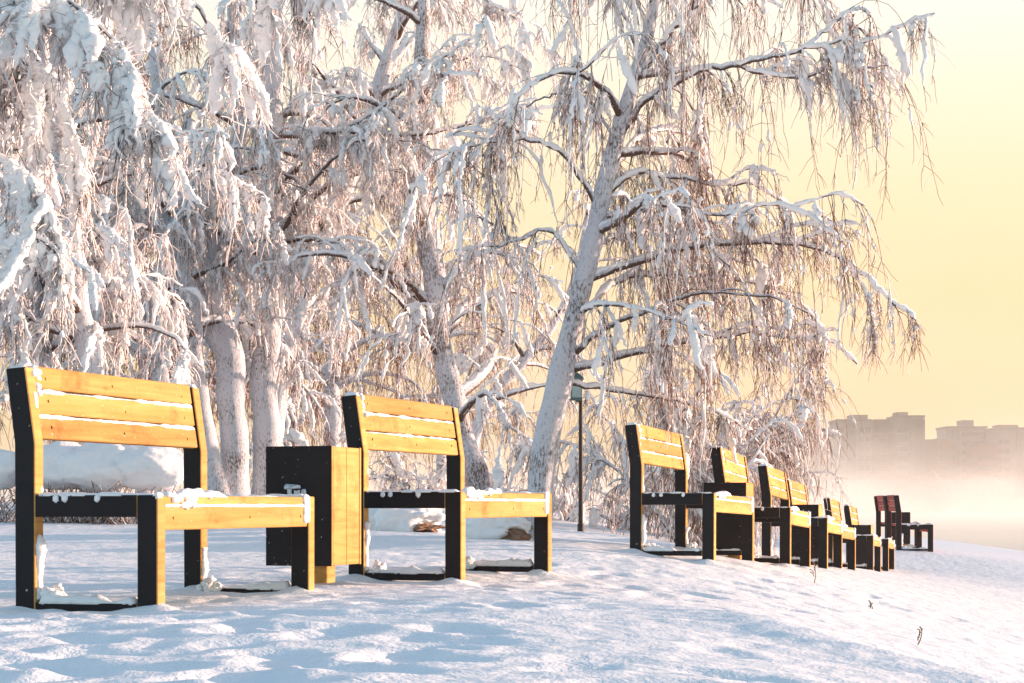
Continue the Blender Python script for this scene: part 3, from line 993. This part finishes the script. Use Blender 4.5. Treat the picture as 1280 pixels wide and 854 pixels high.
def snow_blob(bm, c, r, rng, sub=2, rough=0.35):
    res = bmesh.ops.create_icosphere(bm, subdivisions=sub, radius=1.0)
    sv = rng.rand() * 50
    for v in res['verts']:
        q = 1 + rough * mnoise.noise(v.co * 1.7 + Vector((sv, 0, 0))) + rough * 0.5 * mnoise.noise(v.co * 4 + Vector((0, sv, 0)))
        v.co = Vector(c) + Vector((v.co.x * r[0] * q, v.co.y * r[1] * q, v.co.z * r[2] * q))

def make_bench(wood, seed, snow_amount):
    rng = np.random.RandomState(seed)
    root = empty('park_bench', (0, 0, 0))
    H2 = BL / 2
    mats = [wood, M['black']]
    xf = BW / 2
    for side in (-1, 1):
        y0, y1 = (-H2, -H2 + BT) if side < 0 else (H2 - BT, H2)
        bm = bmesh.new()
        bm_prism(bm, [(-BW / 2, -0.06), (-BW / 2 + LEGW, -0.06), (-BW / 2 + LEGW, KINK), (post_x(BH), BH), (post_x(BH) - LEGW, BH - 0.006), (-BW / 2 - 0.004, KINK)], y0, y1, 0.004)
        black_sides(bm); bm_obj('back_post', bm, mats, root)
        bm = bmesh.new()
        bm_box(bm, (xf - LEGW / 2, (y0 + y1) / 2, 0.195), (LEGW, BT, 0.51), 0.004)
        black_sides(bm); bm_obj('front_leg', bm, mats, root)
        bm = bmesh.new()   # arm beam carrying the seat, butted between post and leg
        bm_box(bm, (-BW / 2 + LEGW + (BW - 2 * LEGW) / 2, (y0 + y1) / 2, 0.408), (BW - 2 * LEGW, BT - 0.003, 0.084), 0.003)
        black_sides(bm); bm_obj('seat_beam', bm, mats, root)
        bm = bmesh.new()
        bm_box(bm, (0, (y0 + y1) / 2, 0.016), (BW - 2 * LEGW, BT - 0.003, 0.036), 0.003)
        black_sides(bm); bm_obj('ground_rail', bm, mats, root)
    yl = BL - 2 * BT - 0.004
    # three back planks following the lean
    rot = Matrix.Rotation(-math.atan(LEAN), 4, 'Y')
    for k in range(3):
        zc = KINK + 0.012 + 0.0475 + k * 0.0995
        bm = bmesh.new()
        xc = post_x(zc) - 0.028
        bm_box(bm, (xc, 0, zc), (0.032, yl, 0.0885), 0.004, rot=rot)
        for yy in (-yl / 2 + 0.09, yl / 2 - 0.09, rng.uniform(-.05, .05)):
            for f in bm_box(bm, (xc + 0.0165, yy, zc + rng.uniform(-.012, .012)), (0.006, 0.011, 0.011), 0.002, mat=1, rot=rot): pass
        bm_obj('back_plank', bm, [wood, M['iron']], root)
    # seat planks across the beams, front board below
    xs0 = -BW / 2 + LEGW + 0.005
    wseat = (xf - 0.004 - xs0)
    nb = 5
    pw = wseat / nb
    for k in range(nb):
        bm = bmesh.new()
        bm_box(bm, (xs0 + pw * (k + 0.5), 0, 0.430), (pw - 0.010, yl, 0.036), 0.004)
        bm_obj('seat_plank', bm, wood, root)
    bm = bmesh.new()
    bm_box(bm, (xf - 0.022, 0, 0.3625), (0.032, yl, 0.093), 0.004)
    for yy in (-yl / 2 + 0.07, yl / 2 - 0.07, 0.08):
        bm_box(bm, (xf - 0.006, yy, 0.362), (0.006, 0.011, 0.011), 0.002, mat=1)
    bm_obj('front_board', bm, [wood, M['iron']], root)
    # snow lying on it
    bm = bmesh.new()
    a = snow_amount
    for side in (-1, 1):
        ym = side * (H2 - BT / 2)
        snow_ridge(bm, (-BW / 2 + LEGW, ym, 0.450), (xf - 0.02, ym, 0.450), 0.030, 0.013 * a, rng, cover=0.95)
        snow_ridge(bm, (post_x(BH) - LEGW + 0.01, ym, BH - 0.004), (post_x(BH), ym, BH - 0.002), 0.022, 0.02 * a, rng, n=8, cover=0.8)
        snow_ridge(bm, (xf - .1, ym, 0.034), (-BW / 2 + LEGW + 0.01, ym, 0.034), 0.034, 0.035 * a, rng, cover=0.9)
        # clinging down the front of the posts
        snow_ridge(bm, (post_x(.86) + .001, ym + side * -.018, 0.86), (post_x(.46) + .004, ym + side * -.02, 0.46), 0.020, 0.016 * a, rng, n=34, cover=0.62 if side < 0 else 0.38, up=(1, 0, .15))
    for k in range(3):      # snow caught in the gaps of the back
        zc = KINK + 0.012 + 0.096 + k * 0.0995
        if k < 2:
            snow_ridge(bm, (post_x(zc) - 0.016, -yl / 2, zc), (post_x(zc) - 0.016, yl / 2, zc), 0.012, 0.009, rng, n=80, cover=0.82, up=(0.7, 0, .7))
    zc = KINK + 0.012 + 3 * .0995 - .005
    snow_ridge(bm, (post_x(zc) - 0.028, -yl / 2, zc), (post_x(zc) - 0.028, yl / 2, zc), 0.014, 0.008, rng, n=60, cover=0.5)
    for k in range(4):
        x = xs0 + pw * (k + 0.9)
        snow_ridge(bm, (x, -yl / 2, 0.446), (x, yl / 2, 0.446), 0.06, 0.016 * a, rng, n=50, cover=0.72)
    snow_ridge(bm, (xf - .004, -yl / 2, 0.411), (xf - .004, yl / 2, 0.411), 0.008, 0.007, rng, n=70, cover=0.85, up=(1, 0, .4))
    snow_ridge(bm, (xf - 0.02, -yl / 2 + .02, 0.447), (xf - 0.02, -yl / 2 + .52, 0.447), 0.03, 0.028 * a, rng, n=24, cover=0.9)
    yc = -yl / 2 + .16
    for k in range(22):
        yy = yc + rng.normal(0, .085)
        dp = rng.rand() ** 2 * .05 * max(0, 1 - abs(yy - yc) / .2)
        snow_blob(bm, (xf - 0.004 - (.02 if dp < .012 else 0) * rng.rand(), yy, 0.446 - dp), (0.010 + .006 * rng.rand(), 0.012 + .022 * rng.rand(), 0.009 + .008 * rng.rand()), rng, 2, .7)
    # packed in the far front corner of the seat
    snow_ridge(bm, (xf - .006, yl / 2 - .012, 0.46), (xf - .006, yl / 2 - .015, 0.33), 0.026, 0.014, rng, n=14, cover=1.1, up=(1, 0, 0))
    # crumbs at the near top corner and along the arm
    for k in range(9):
        z = .95 - .012 * k
        snow_blob(bm, (post_x(z) - 0.012 + rng.uniform(-.01, .012), -H2 + BT + rng.uniform(-.012, .05), z), (.018, .02, .016), rng, 1)
    for xx in (-.12, -.09, .07):
        snow_blob(bm, (xx + rng.uniform(-.02, .02), -H2 + .002, 0.437), (0.016, 0.010, 0.018), rng, 1)
    # snow wedged low against the back posts
    for side in (-1, 1):
        yy = side * (H2 - BT * .55)
        snow_ridge(bm, (-BW / 2 + LEGW, yy, .30 if side < 0 else .22), (-BW / 2 + LEGW, yy, .04), .028, .030, rng, n=30, cover=.85, up=(1, 0, .1))
        for k in range(14):
            u = rng.rand()
            snow_blob(bm, (-BW / 2 + LEGW + .02 + .10 * rng.rand() * (1 - u * .5), side * (H2 - .07) + rng.uniform(-.05, .05), .03 + .05 * u * u), (.014 + .018 * rng.rand(), .014 + .02 * rng.rand(), .011 + .014 * rng.rand()), rng, 2, .8)
    bm_obj('snow_cover', bm, M['snow'], root, smooth=True)
    return root

def place_bench(root, spec):
    c, zc, a, u, f = bench_pose(spec)
    root.location = (c[0], c[1], zc)
    root.rotation_euler = (-R(spec[4]), 0, -a)

BLAB = [
    'nearest yellow bench with black side frames, at the left edge of the row',
    'yellow bench standing right behind the large black bin with wooden front',
    'mid row yellow bench, third from the camera, right of the lamp post',
    'yellow bench just behind the mid row bench, a plain black bin standing against its back',
    'yellow bench standing in front of the black bin with white scrawl, fifth from the camera',
    'yellow bench just beyond the black bin with white scrawl, sixth from the camera',
    'yellow bench in front of the small far bin, second last of the yellow row',
    'farthest and smallest of the yellow benches, last at the right end of their line',
]
protos = [make_bench(M['wood'], 3, 1.0), make_bench(M['wood'], 8, 1.0), make_bench(M['wood'], 21, 0.9)]
for i, spec in enumerate(BENCH):
    o = protos[i] if i < 3 else copy_tree(protos[1 + i % 2])
    place_bench(o, spec)
    tag(o, BLAB[i], 'bench', 'benches in a row along the lakeshore')
redp = make_bench(M['redwood'], 33, 0.9)
for i, spec in enumerate(REDB):
    o = redp if i == 0 else copy_tree(redp)
    place_bench(o, spec)
    tag(o, ['dark red bench seen from behind at the far end, its side frame fully in view',
            'dark red bench seen from behind, half hidden behind the other red bench'][i], 'bench', 'benches in a row along the lakeshore')

# bins: black sides, wooden front board, on a small wooden foot
def make_bin(seed):
    rng = np.random.RandomState(seed)
    root = empty('litter_bin', (0, 0, 0))
    S, Hh, Z0 = 0.35, 0.575, 0.075
    bm = bmesh.new()
    bm_box(bm, (-0.012, 0, Z0 + Hh / 2), (S - 0.030, S - 0.036, Hh - 0.012), 0.004)
    bm_obj('bin_body', bm, M['black'], root)
    for s in (-1, 1):
        bm = bmesh.new()
        bm_box(bm, (0, s * (S / 2 - 0.009), Z0 + Hh / 2), (S, 0.018, Hh), 0.003)
        black_sides(bm); bm_obj('side_panel', bm, [M['wood'], M['black']], root)
    bm = bmesh.new()
    for k in range(2):
        w_ = (S - 0.040) / 2
        bm_box(bm, (S / 2 - 0.013, -w_ / 2 + k * w_, Z0 + Hh / 2), (0.022, w_ - 0.003, Hh - 0.006), 0.003)
    bm_obj('front_board', bm, M['wood'], root)
    bm = bmesh.new()
    bm_box(bm, (0.06, -.04, 0.035), (0.10, 0.10, 0.09), 0.004)
    bm_obj('foot', bm, M['wood'], root)
    bm = bmesh.new()
    snow_ridge(bm, (-.15, -.02, Z0 + Hh - 0.004), (.14, .02, Z0 + Hh - .004), 0.15, 0.012, rng, n=24, cover=0.7)
    bm_obj('snow_cover', bm, M['snow'], root, smooth=True)
    return root

def bin_pose(o, px, d, z, yaw):
    """px, d: near front corner (between black side and wooden front)"""
    a = R(yaw)
    u = np.array([math.sin(a), math.cos(a)]); f = np.array([math.cos(a), -math.sin(a)])
    p = np.array([(px - 640) * d / F, d]) + u * .175 - f * .175
    o.location = (p[0], p[1], z)
    o.rotation_euler = (0, 0, -a)

b0 = make_bin(5)
BINS = [(415, 9.15, 0.045, 19.0, 'large black bin with wooden front board between the two nearest benches'),
        (933, 15.4, -0.055, 17.0, 'plain black bin seen behind the seat of the mid row bench'),
        (1023.5, 20.1, -0.23, 15.5, 'black bin with white scrawl on its side between two far benches'),
        (1089, 27.9, -0.525, 14.8, 'small far black bin with wooden front, behind the last yellow benches'),
        (1138, 34.8, -0.36, 4.0, 'farthest dark bin showing between the two red benches')]
bins = []
for i, (px, dd, z, yaw, lab) in enumerate(BINS):
    o = b0 if i == 0 else copy_tree(b0)
    bin_pose(o, px, dd, z, yaw)
    tag(o, lab, 'bin', 'litter bins between the benches')
    bins.append(o)
# frosted push tap shape stuck on the near bin's side, white scrawl on the third
rng = np.random.RandomState(4)
bm = bmesh.new()
for (x, z, w_, h_) in ((-.045, .40, .022, .10), (-.005, .395, .030, .085), (-.03, .455, .085, .018), (.03, .43, .02, .03), (-.02, .37, .05, .03)):
    bm_box(bm, (x, -.182, z), (w_, .014, h_), 0.005)
wobble(bm, rng, 0.003)
bm_obj('frosted_latch', bm, plain('frosted_metal', (0.45, 0.52, 0.58), 0.5, 0.3, 0.5, 60), bins[0])
bm = bmesh.new()
x = -.15
pts = []
for k in range(26):
    pts.append((x + .24 * k / 25, .555 + .030 * math.sin(k * 2.3) + .012 * math.sin(k * 0.9)))
for k in range(25):
    (x0, z0), (x1, z1) = pts[k], pts[k + 1]
    bm_box(bm, ((x0 + x1) / 2, -.1765, (z0 + z1) / 2), (math.hypot(x1 - x0, z1 - z0) + .008, .002 + .0001 * k, .010), 0, rot=Matrix.Rotation(-math.atan2(z1 - z0, x1 - x0), 4, 'Y'))
bm_box(bm, (-.05, -.1772, .515), (.14, .003, .012), 0, rot=Matrix.Rotation(.1, 4, 'Y'))
bm_obj('white_scrawl', bm, plain('white_spray_paint', (0.7, 0.7, 0.7), 0.7), bins[2])

# lamp post
lx, ly = (726 - 640) * 20 / F, 20.0
lz = gz(lx, ly)
root = empty('lamp_post', (lx, ly, lz))
root.scale = (20 / 26,) * 3
tag(root, 'thin dark garden lamp post with a small square glass lantern beside the leaning birch', 'lamp post')
bm = bmesh.new()
bmesh.ops.create_cone(bm, cap_ends=True, segments=14, radius1=.034, radius2=.026, depth=1.95, matrix=Matrix.Translation((0, 0, .80)))
bmesh.ops.create_cone(bm, cap_ends=True, segments=14, radius1=.05, radius2=.045, depth=.16, matrix=Matrix.Translation((0, 0, .03)))
bm_obj('pole', bm, M['iron'], root)
bm = bmesh.new()
bm_box(bm, (-.06, 0, 1.79), (.17, .17, .03), .006)
for sx_ in (-1, 1):
    for sy_ in (-1, 1):
        bm_box(bm, (-.06 + sx_ * .07, sy_ * .07, 1.93), (.014, .014, .25), .002)
bm_box(bm, (-.06, 0, 2.07), (.20, .20, .03), .006)
bmesh.ops.create_cone(bm, cap_ends=True, segments=4, radius1=.13, radius2=.02, depth=.07, matrix=Matrix.Translation((-.06, 0, 2.12)) @ Matrix.Rotation(R(45), 4, 'Z'))
bm_box(bm, (-.03, 0, 1.765), (.08, .03, .03), .004)
bm_obj('lantern_frame', bm, plain('green_grey_metal', (0.10, 0.14, 0.14), 0.5, 0.3), root)
bm = bmesh.new()
bm_box(bm, (-.06, 0, 1.93), (.13, .13, .245), .004)
bm_obj('lantern_glass', bm, plain('frosted_lantern_glass', (0.30, 0.40, 0.40), 0.25), root)

# boulders with snow caps behind the second bench
def boulder(px, py, d, w_, h_, dep, seed, lab, lean=0.0, stone=1.0):
    rng = np.random.RandomState(seed)
    p = W(px, py, d)
    z = gz(p[0], p[1])
    root = empty('boulder', (p[0], p[1], z))
    tag(root, lab, 'boulder', 'snow capped boulders behind the benches')
    bm = bmesh.new()
    snow_blob(bm, (w_ * .24, -dep * .16, h_ * .08), (w_ * .22, dep * .34, h_ * .26 * stone), rng, 3, 0.6)
    bm_obj('stone', bm, M['stone'], root, smooth=False)
    bm = bmesh.new()
    snow_blob(bm, (-w_ * .08, .02, h_ * .22), (w_ / 2 * 1.0, dep / 2 * .9, h_ * .62), rng, 4, 0.45)
    snow_blob(bm, (w_ * .16, 0, h_ * .46), (w_ * .30, dep / 2 * .8, h_ * .32), rng, 4, 0.4)
    bm_obj('snow_cap', bm, M['snow'], root, smooth=True)
boulder(505, 660, 17, .72, .30, .6, 3, 'low flat snow covered boulder seen under the seat of the second bench', stone=.55)
boulder(622, 668, 15.2, .52, .26, .5, 12, 'pointed snow capped boulder with bare brown stone at the foot of the leaning birch', 0.0)

# small dry stalks poking out of the snow
def stalk(px, py, d, h, lean, seed, lab):
    rng = np.random.RandomState(seed)
    p = W(px, py, d); z = gz(p[0], p[1])
    st = []
    base = np.array([0, 0, -.03])
    top = np.array([lean * h, 0, h])
    main = smooth_path([base, base * .5 + top * .5 + [.01, 0, 0], top], 8)
    st.append((main, np.linspace(.004, .002, 8)))
    for k in range(5):
        t = .45 + .11 * k
        q = base + (top - base) * t
        e = q + np.array([rng.uniform(-.35, .35) * h, rng.uniform(-.2, .2) * h, .2 * h])
        st.append((smooth_path([q, (q + e) / 2 + [0, 0, .01], e], 5), np.linspace(.003, .0025, 5)))
    v, f = tubes(st, 4)
    o = mesh_obj('dry_stalk', v, f, M['grass'])
    o.location = (p[0], p[1], z)
    tag(o, lab, 'dry plant', 'dry stalks in the snow')
stalk(1143, 833, 9.0, .075, .5, 2, 'bent dry stalk in the blue shaded slope at the lower right')
stalk(1017, 716, 13.5, .14, .05, 5, 'thin upright dry stalk in front of the far yellow benches')
stalk(1090, 760, 12.0, .05, -.3, 7, 'tiny dry stalk on the open snow slope right of the benches')


# ------------------------------------------------------------------ far shore
def facade_material(name, col, shade):
    m, nt, b = new_mat(name)
    L = nt.links.new
    tc = N(nt, 'ShaderNodeTexCoord')
    br = N(nt, 'ShaderNodeTexBrick'); br.offset = 0; br.inputs['Scale'].default_value = 1.0
    br.inputs['Brick Width'].default_value = 3.3; br.inputs['Row Height'].default_value = 2.9; br.inputs['Mortar Size'].default_value = 0.06
    br.inputs['Color1'].default_value = (*col, 1); br.inputs['Color2'].default_value = (*[c * .88 for c in col], 1)
    br.inputs['Mortar'].default_value = (*[c * .5 for c in col], 1)
    mp = N(nt, 'ShaderNodeMapping'); mp.inputs['Rotation'].default_value = (R(-90), 0, 0)
    L(tc.outputs['Object'], mp.inputs['Vector']); L(mp.outputs[0], br.inputs['Vector'])
    L(br.outputs['Color'], b.inputs['Base Color'])
    b.inputs['Roughness'].default_value = 0.9
    return m
FM = [facade_material('pale_panel_facade', (.20, .18, .165), .8), facade_material('grey_panel_facade', (.11, .105, .105), .8),
      facade_material('red_brick_facade', (.20, .085, .055), .8)]
glass = plain('dark_window', (.02, .022, .03), 0.2)
win_mesh = None
def building(px0, px1, ptop, d, mat, lab, cols, roof=None, depth=16, stair=None):
    global win_mesh
    x0, x1 = (px0 - 640) * d / F, (px1 - 640) * d / F
    top = CAM_Z + (HOR - ptop) * d / F
    zb = -1.0
    w_ = x1 - x0; h_ = top - zb
    root = empty('apartment_building', ((x0 + x1) / 2, d, zb))
    tag(root, lab, 'building', 'hazy apartment blocks across the lake')
    bm = bmesh.new(); bm_box(bm, (0, depth / 2, h_ / 2), (w_, depth, h_), 0)
    bm_obj('wall', bm, FM[mat], root)
    bm = bmesh.new(); bm_box(bm, (0, depth / 2, h_ + .35), (w_ + .6, depth + .6, .7), 0)
    bm_obj('parapet', bm, FM[1], root)
    if roof:
        bm = bmesh.new(); bm_box(bm, (roof[0] * w_, depth / 2, h_ + .7 + roof[2] / 2), (roof[1] * w_, depth * .5, roof[2]), 0)
        bm_obj('roof_house', bm, FM[mat], root)
    if stair:
        for s_ in stair:
            bm = bmesh.new(); bm_box(bm, (s_ * w_, -.5, h_ / 2 - .2), (2.6, 1.0, h_ - .4), 0)
            bm_obj('balcony_stack', bm, FM[1], root)
    floors = int(h_ / 2.95)
    n = 0
    for fl in range(floors - 1, 1, -1):
        for c in range(cols):
            if n >= 96: break
            x = (c + .5) / cols * w_ - w_ / 2
            if stair and any(abs(x - s_ * w_) < 2.2 for s_ in stair): continue
            if win_mesh is None:
                bm = bmesh.new(); bm_box(bm, (0, 0, 0), (1.7, .16, 1.5), 0)
                o = bm_obj('window', bm, glass, root); win_mesh = o.data
            else:
                o = link(bpy.data.objects.new('window', win_mesh), root)
            o.location = (x, -.03, fl * 2.95 + 1.4)
            n += 1
building(1047, 1089, 527, 600, 0, 'wide pale hazy block nearest the drooping birch branches', 5, (.22, .5, 1.6), stair=(-.1,))
building(1094, 1120.5, 527, 612, 1, 'grey hazy slab standing between the pale wide block and the tallest tower', 4)
building(1121.5, 1155, 522, 600, 0, 'tallest hazy tower with a dark vertical balcony stripe', 5, (-.2, .4, 1.2), stair=(.12, .36))
building(1157, 1171, 552, 620, 1, 'narrow low hazy block right of the tallest tower', 2)
building(1172, 1193, 551, 596, 2, 'low red brick hazy block in front of the stepped pale block', 4)
building(1184, 1233, 535.5, 640, 0, 'broad pale hazy block with a small raised roof house', 8, (.1, .3, 2.2), stair=(-.3,))
building(1223, 1247, 556, 605, 2, 'low brownish hazy block between the two broad pale blocks', 4)
building(1246, 1330, 537, 625, 0, 'pale hazy block cut by the right edge of the picture', 10, (-.28, .3, 1.0), stair=(-.15, .2))
building(975, 1040, 540, 640, 0, 'hazy block hidden behind the hanging birch twigs', 8, None)

# dim tree belt on the far shore
rng = np.random.RandomState(77)
bm = bmesh.new()
for k in range(150):
    x = 40 + 190 * rng.rand(); y = 588 - 8 * rng.rand()
    h_ = 4 + 6 * rng.rand() * (1 if 120 < x < 190 else .6)
    res = bmesh.ops.create_icosphere(bm, subdivisions=2, radius=1)
    sv = rng.rand() * 40
    for v in res['verts']:
        q = 1 + .7 * mnoise.noise(v.co * 2.2 + Vector((sv, 0, 0)))
        v.co = Vector((x + v.co.x * h_ * .5 * q, y + v.co.y * 3 * q, -1 + h_ * .5 + v.co.z * h_ * .55 * q))
o = bm_obj('far_shore_trees', bm, plain('dim_far_trees', (.10, .085, .075), .9))
tag(o, 'dim belt of trees along the far shore below the buildings', 'trees', kind='stuff')


# ------------------------------------------------------------------ camera, light, air
cam = bpy.data.cameras.new('camera')
cam.sensor_width = 36.0
cam.lens = 36.0 * F / 1280.0
cam.shift_x = 0.0
cam.shift_y = (HOR - 427.0) / 1280.0
cam.clip_start = 0.05
cam.clip_end = 6000
co = bpy.data.objects.new('camera', cam)
co.location = (0, 0, CAM_Z)
co.rotation_euler = (R(90), 0, 0)
COL.objects.link(co)
scene.camera = co

SUN_AZ = 17.0       # degrees from +X towards +Y
SUN_EL = 5.5
d = Vector((math.cos(R(SUN_AZ)) * math.cos(R(SUN_EL)), math.sin(R(SUN_AZ)) * math.cos(R(SUN_EL)), math.sin(R(SUN_EL))))
sl = bpy.data.lights.new('sun', 'SUN')
sl.energy = 3.7
sl.angle = R(0.6)
sl.color = (1.0, 0.67, 0.50)
so = bpy.data.objects.new('sun', sl)
so.rotation_euler = d.to_track_quat('Z', 'Y').to_euler()
so.location = (30, 20, 20)
COL.objects.link(so)

w = bpy.data.worlds.new('World')
scene.world = w
w.use_nodes = True
nt = w.node_tree
L = nt.links.new
bg = nt.nodes['Background']
sky = N(nt, 'ShaderNodeTexSky', sky_type='NISHITA')
sky.sun_disc = False
sky.sun_elevation = R(SUN_EL)
sky.sun_rotation = R(90 - SUN_AZ)
sky.air_density = 1.2
sky.dust_density = 1.0
sky.ozone_density = 2.0
# warm morning glow low over the lake, on the sunward half of the sky
tc = N(nt, 'ShaderNodeTexCoord')
nrm = N(nt, 'ShaderNodeVectorMath', operation='NORMALIZE'); L(tc.outputs['Generated'], nrm.inputs[0])
sx = N(nt, 'ShaderNodeSeparateXYZ'); L(nrm.outputs[0], sx.inputs[0])
dot = N(nt, 'ShaderNodeVectorMath', operation='DOT_PRODUCT'); L(nrm.outputs[0], dot.inputs[0]); dot.inputs[1].default_value = (0.45, 0.89, 0.0)
azr = N(nt, 'ShaderNodeMapRange', interpolation_type='SMOOTHSTEP'); azr.inputs['From Min'].default_value = 0.36; azr.inputs['From Max'].default_value = 0.92
L(dot.outputs['Value'], azr.inputs['Value'])
elr = N(nt, 'ShaderNodeMapRange', interpolation_type='SMOOTHSTEP'); elr.inputs['From Min'].default_value = 0.50; elr.inputs['From Max'].default_value = 0.2
elr.inputs['To Min'].default_value = 0; elr.inputs['To Max'].default_value = 1
L(sx.outputs['Z'], elr.inputs['Value'])
fac = N(nt, 'ShaderNodeMath', operation='MULTIPLY'); L(azr.outputs[0], fac.inputs[0]); L(elr.outputs[0], fac.inputs[1])
gr = ramp(nt, [(0, (1.68, 1.18, 0.67)), (0.05, (1.81, 1.27, 0.64)), (0.11, (1.99, 1.49, 0.78)), (0.17, (2.09, 1.73, 1.12)), (0.24, (2.17, 2.01, 1.68)), (0.3, (2.19, 2.17, 2.04)), (1, (2.14, 2.24, 2.35))])
L(sx.outputs['Z'], gr.inputs['Fac'])
mixw = N(nt, 'ShaderNodeMix', data_type='RGBA')
L(fac.outputs[0], mixw.inputs[0]); L(sky.outputs[0], mixw.inputs[6]); L(gr.outputs[0], mixw.inputs[7])
L(mixw.outputs[2], bg.inputs['Color'])
bg.inputs['Strength'].default_value = 0.15

def air(name, lo, hi):
    v = [(x, y, z) for x in (lo[0], hi[0]) for y in (lo[1], hi[1]) for z in (lo[2], hi[2])]
    f = [(0, 1, 3, 2), (4, 6, 7, 5), (0, 4, 5, 1), (2, 3, 7, 6), (0, 2, 6, 4), (1, 5, 7, 3)]
    m = bpy.data.materials.new(name)
    m.use_nodes = True
    nt = m.node_tree
    for n in list(nt.nodes):
        nt.nodes.remove(n)
    out = N(nt, 'ShaderNodeOutputMaterial')
    pv = N(nt, 'ShaderNodeVolumePrincipled')
    nt.links.new(pv.outputs[0], out.inputs['Volume'])
    o = mesh_obj(name, v, f, m)
    return o, m, nt, pv

HAZE = 0.00042
if HAZE:
    o, m, nt, pv = air('haze', (-2600, -310, -6), (2600, 760, 60))
    pv.inputs['Color'].default_value = (0.98, 0.92, 0.84, 1)
    pv.inputs['Density'].default_value = HAZE
    pv.inputs['Anisotropy'].default_value = 0.35
    tag(o, 'thin pale morning haze over the lakeshore', 'haze', kind='stuff')

# steam drifting off the open water
STEAM = 0.0048
o, m, nt, pv = air('lake_steam', (-260, 58, -2.28), (180, 560, 16))
tag(o, 'bright steam rising off the cold lake in low drifting plumes', 'steam', kind='stuff')
L = nt.links.new
tc = N(nt, 'ShaderNodeTexCoord')
sz = N(nt, 'ShaderNodeSeparateXYZ'); L(tc.outputs['Object'], sz.inputs[0])
mp = N(nt, 'ShaderNodeMapping'); mp.inputs['Scale'].default_value = (.045, .02, .075)
L(tc.outputs['Object'], mp.inputs['Vector'])
nz = N(nt, 'ShaderNodeTexNoise'); nz.inputs['Scale'].default_value = 1.0; nz.inputs['Detail'].default_value = 3.0; nz.inputs['Distortion'].default_value = 0.7
L(mp.outputs[0], nz.inputs['Vector'])
# density = STEAM * clamp(noise * 2.2 - .35 - height / 15)
a1 = N(nt, 'ShaderNodeMath', operation='MULTIPLY_ADD'); a1.inputs[1].default_value = 6.5; a1.inputs[2].default_value = -2.35
L(nz.outputs['Fac'], a1.inputs[0])
a2 = N(nt, 'ShaderNodeMath', operation='MULTIPLY_ADD'); a2.inputs[1].default_value = -0.16; L(sz.outputs['Z'], a2.inputs[0]); L(a1.outputs[0], a2.inputs[2])
a3 = N(nt, 'ShaderNodeMath', operation='MULTIPLY', use_clamp=True); a3.inputs[1].default_value = 1.0; L(a2.outputs[0], a3.inputs[0])
a4 = N(nt, 'ShaderNodeMath', operation='MULTIPLY'); a4.inputs[1].default_value = STEAM; L(a3.outputs[0], a4.inputs[0])
L(a4.outputs[0], pv.inputs['Density'])
pv.inputs['Color'].default_value = (1.0, 0.985, 0.95, 1)
pv.inputs['Anisotropy'].default_value = 0.35

scene.view_settings.view_transform = 'Standard'
scene.view_settings.look = 'None'
scene.view_settings.exposure = 1.76
scene.view_settings.gamma = 1.0
cy = scene.cycles
cy.max_bounces = 14
cy.diffuse_bounces = 4
cy.glossy_bounces = 2
cy.transmission_bounces = 2
cy.volume_bounces = 12
cy.volume_max_steps = 128
cy.use_denoising = True
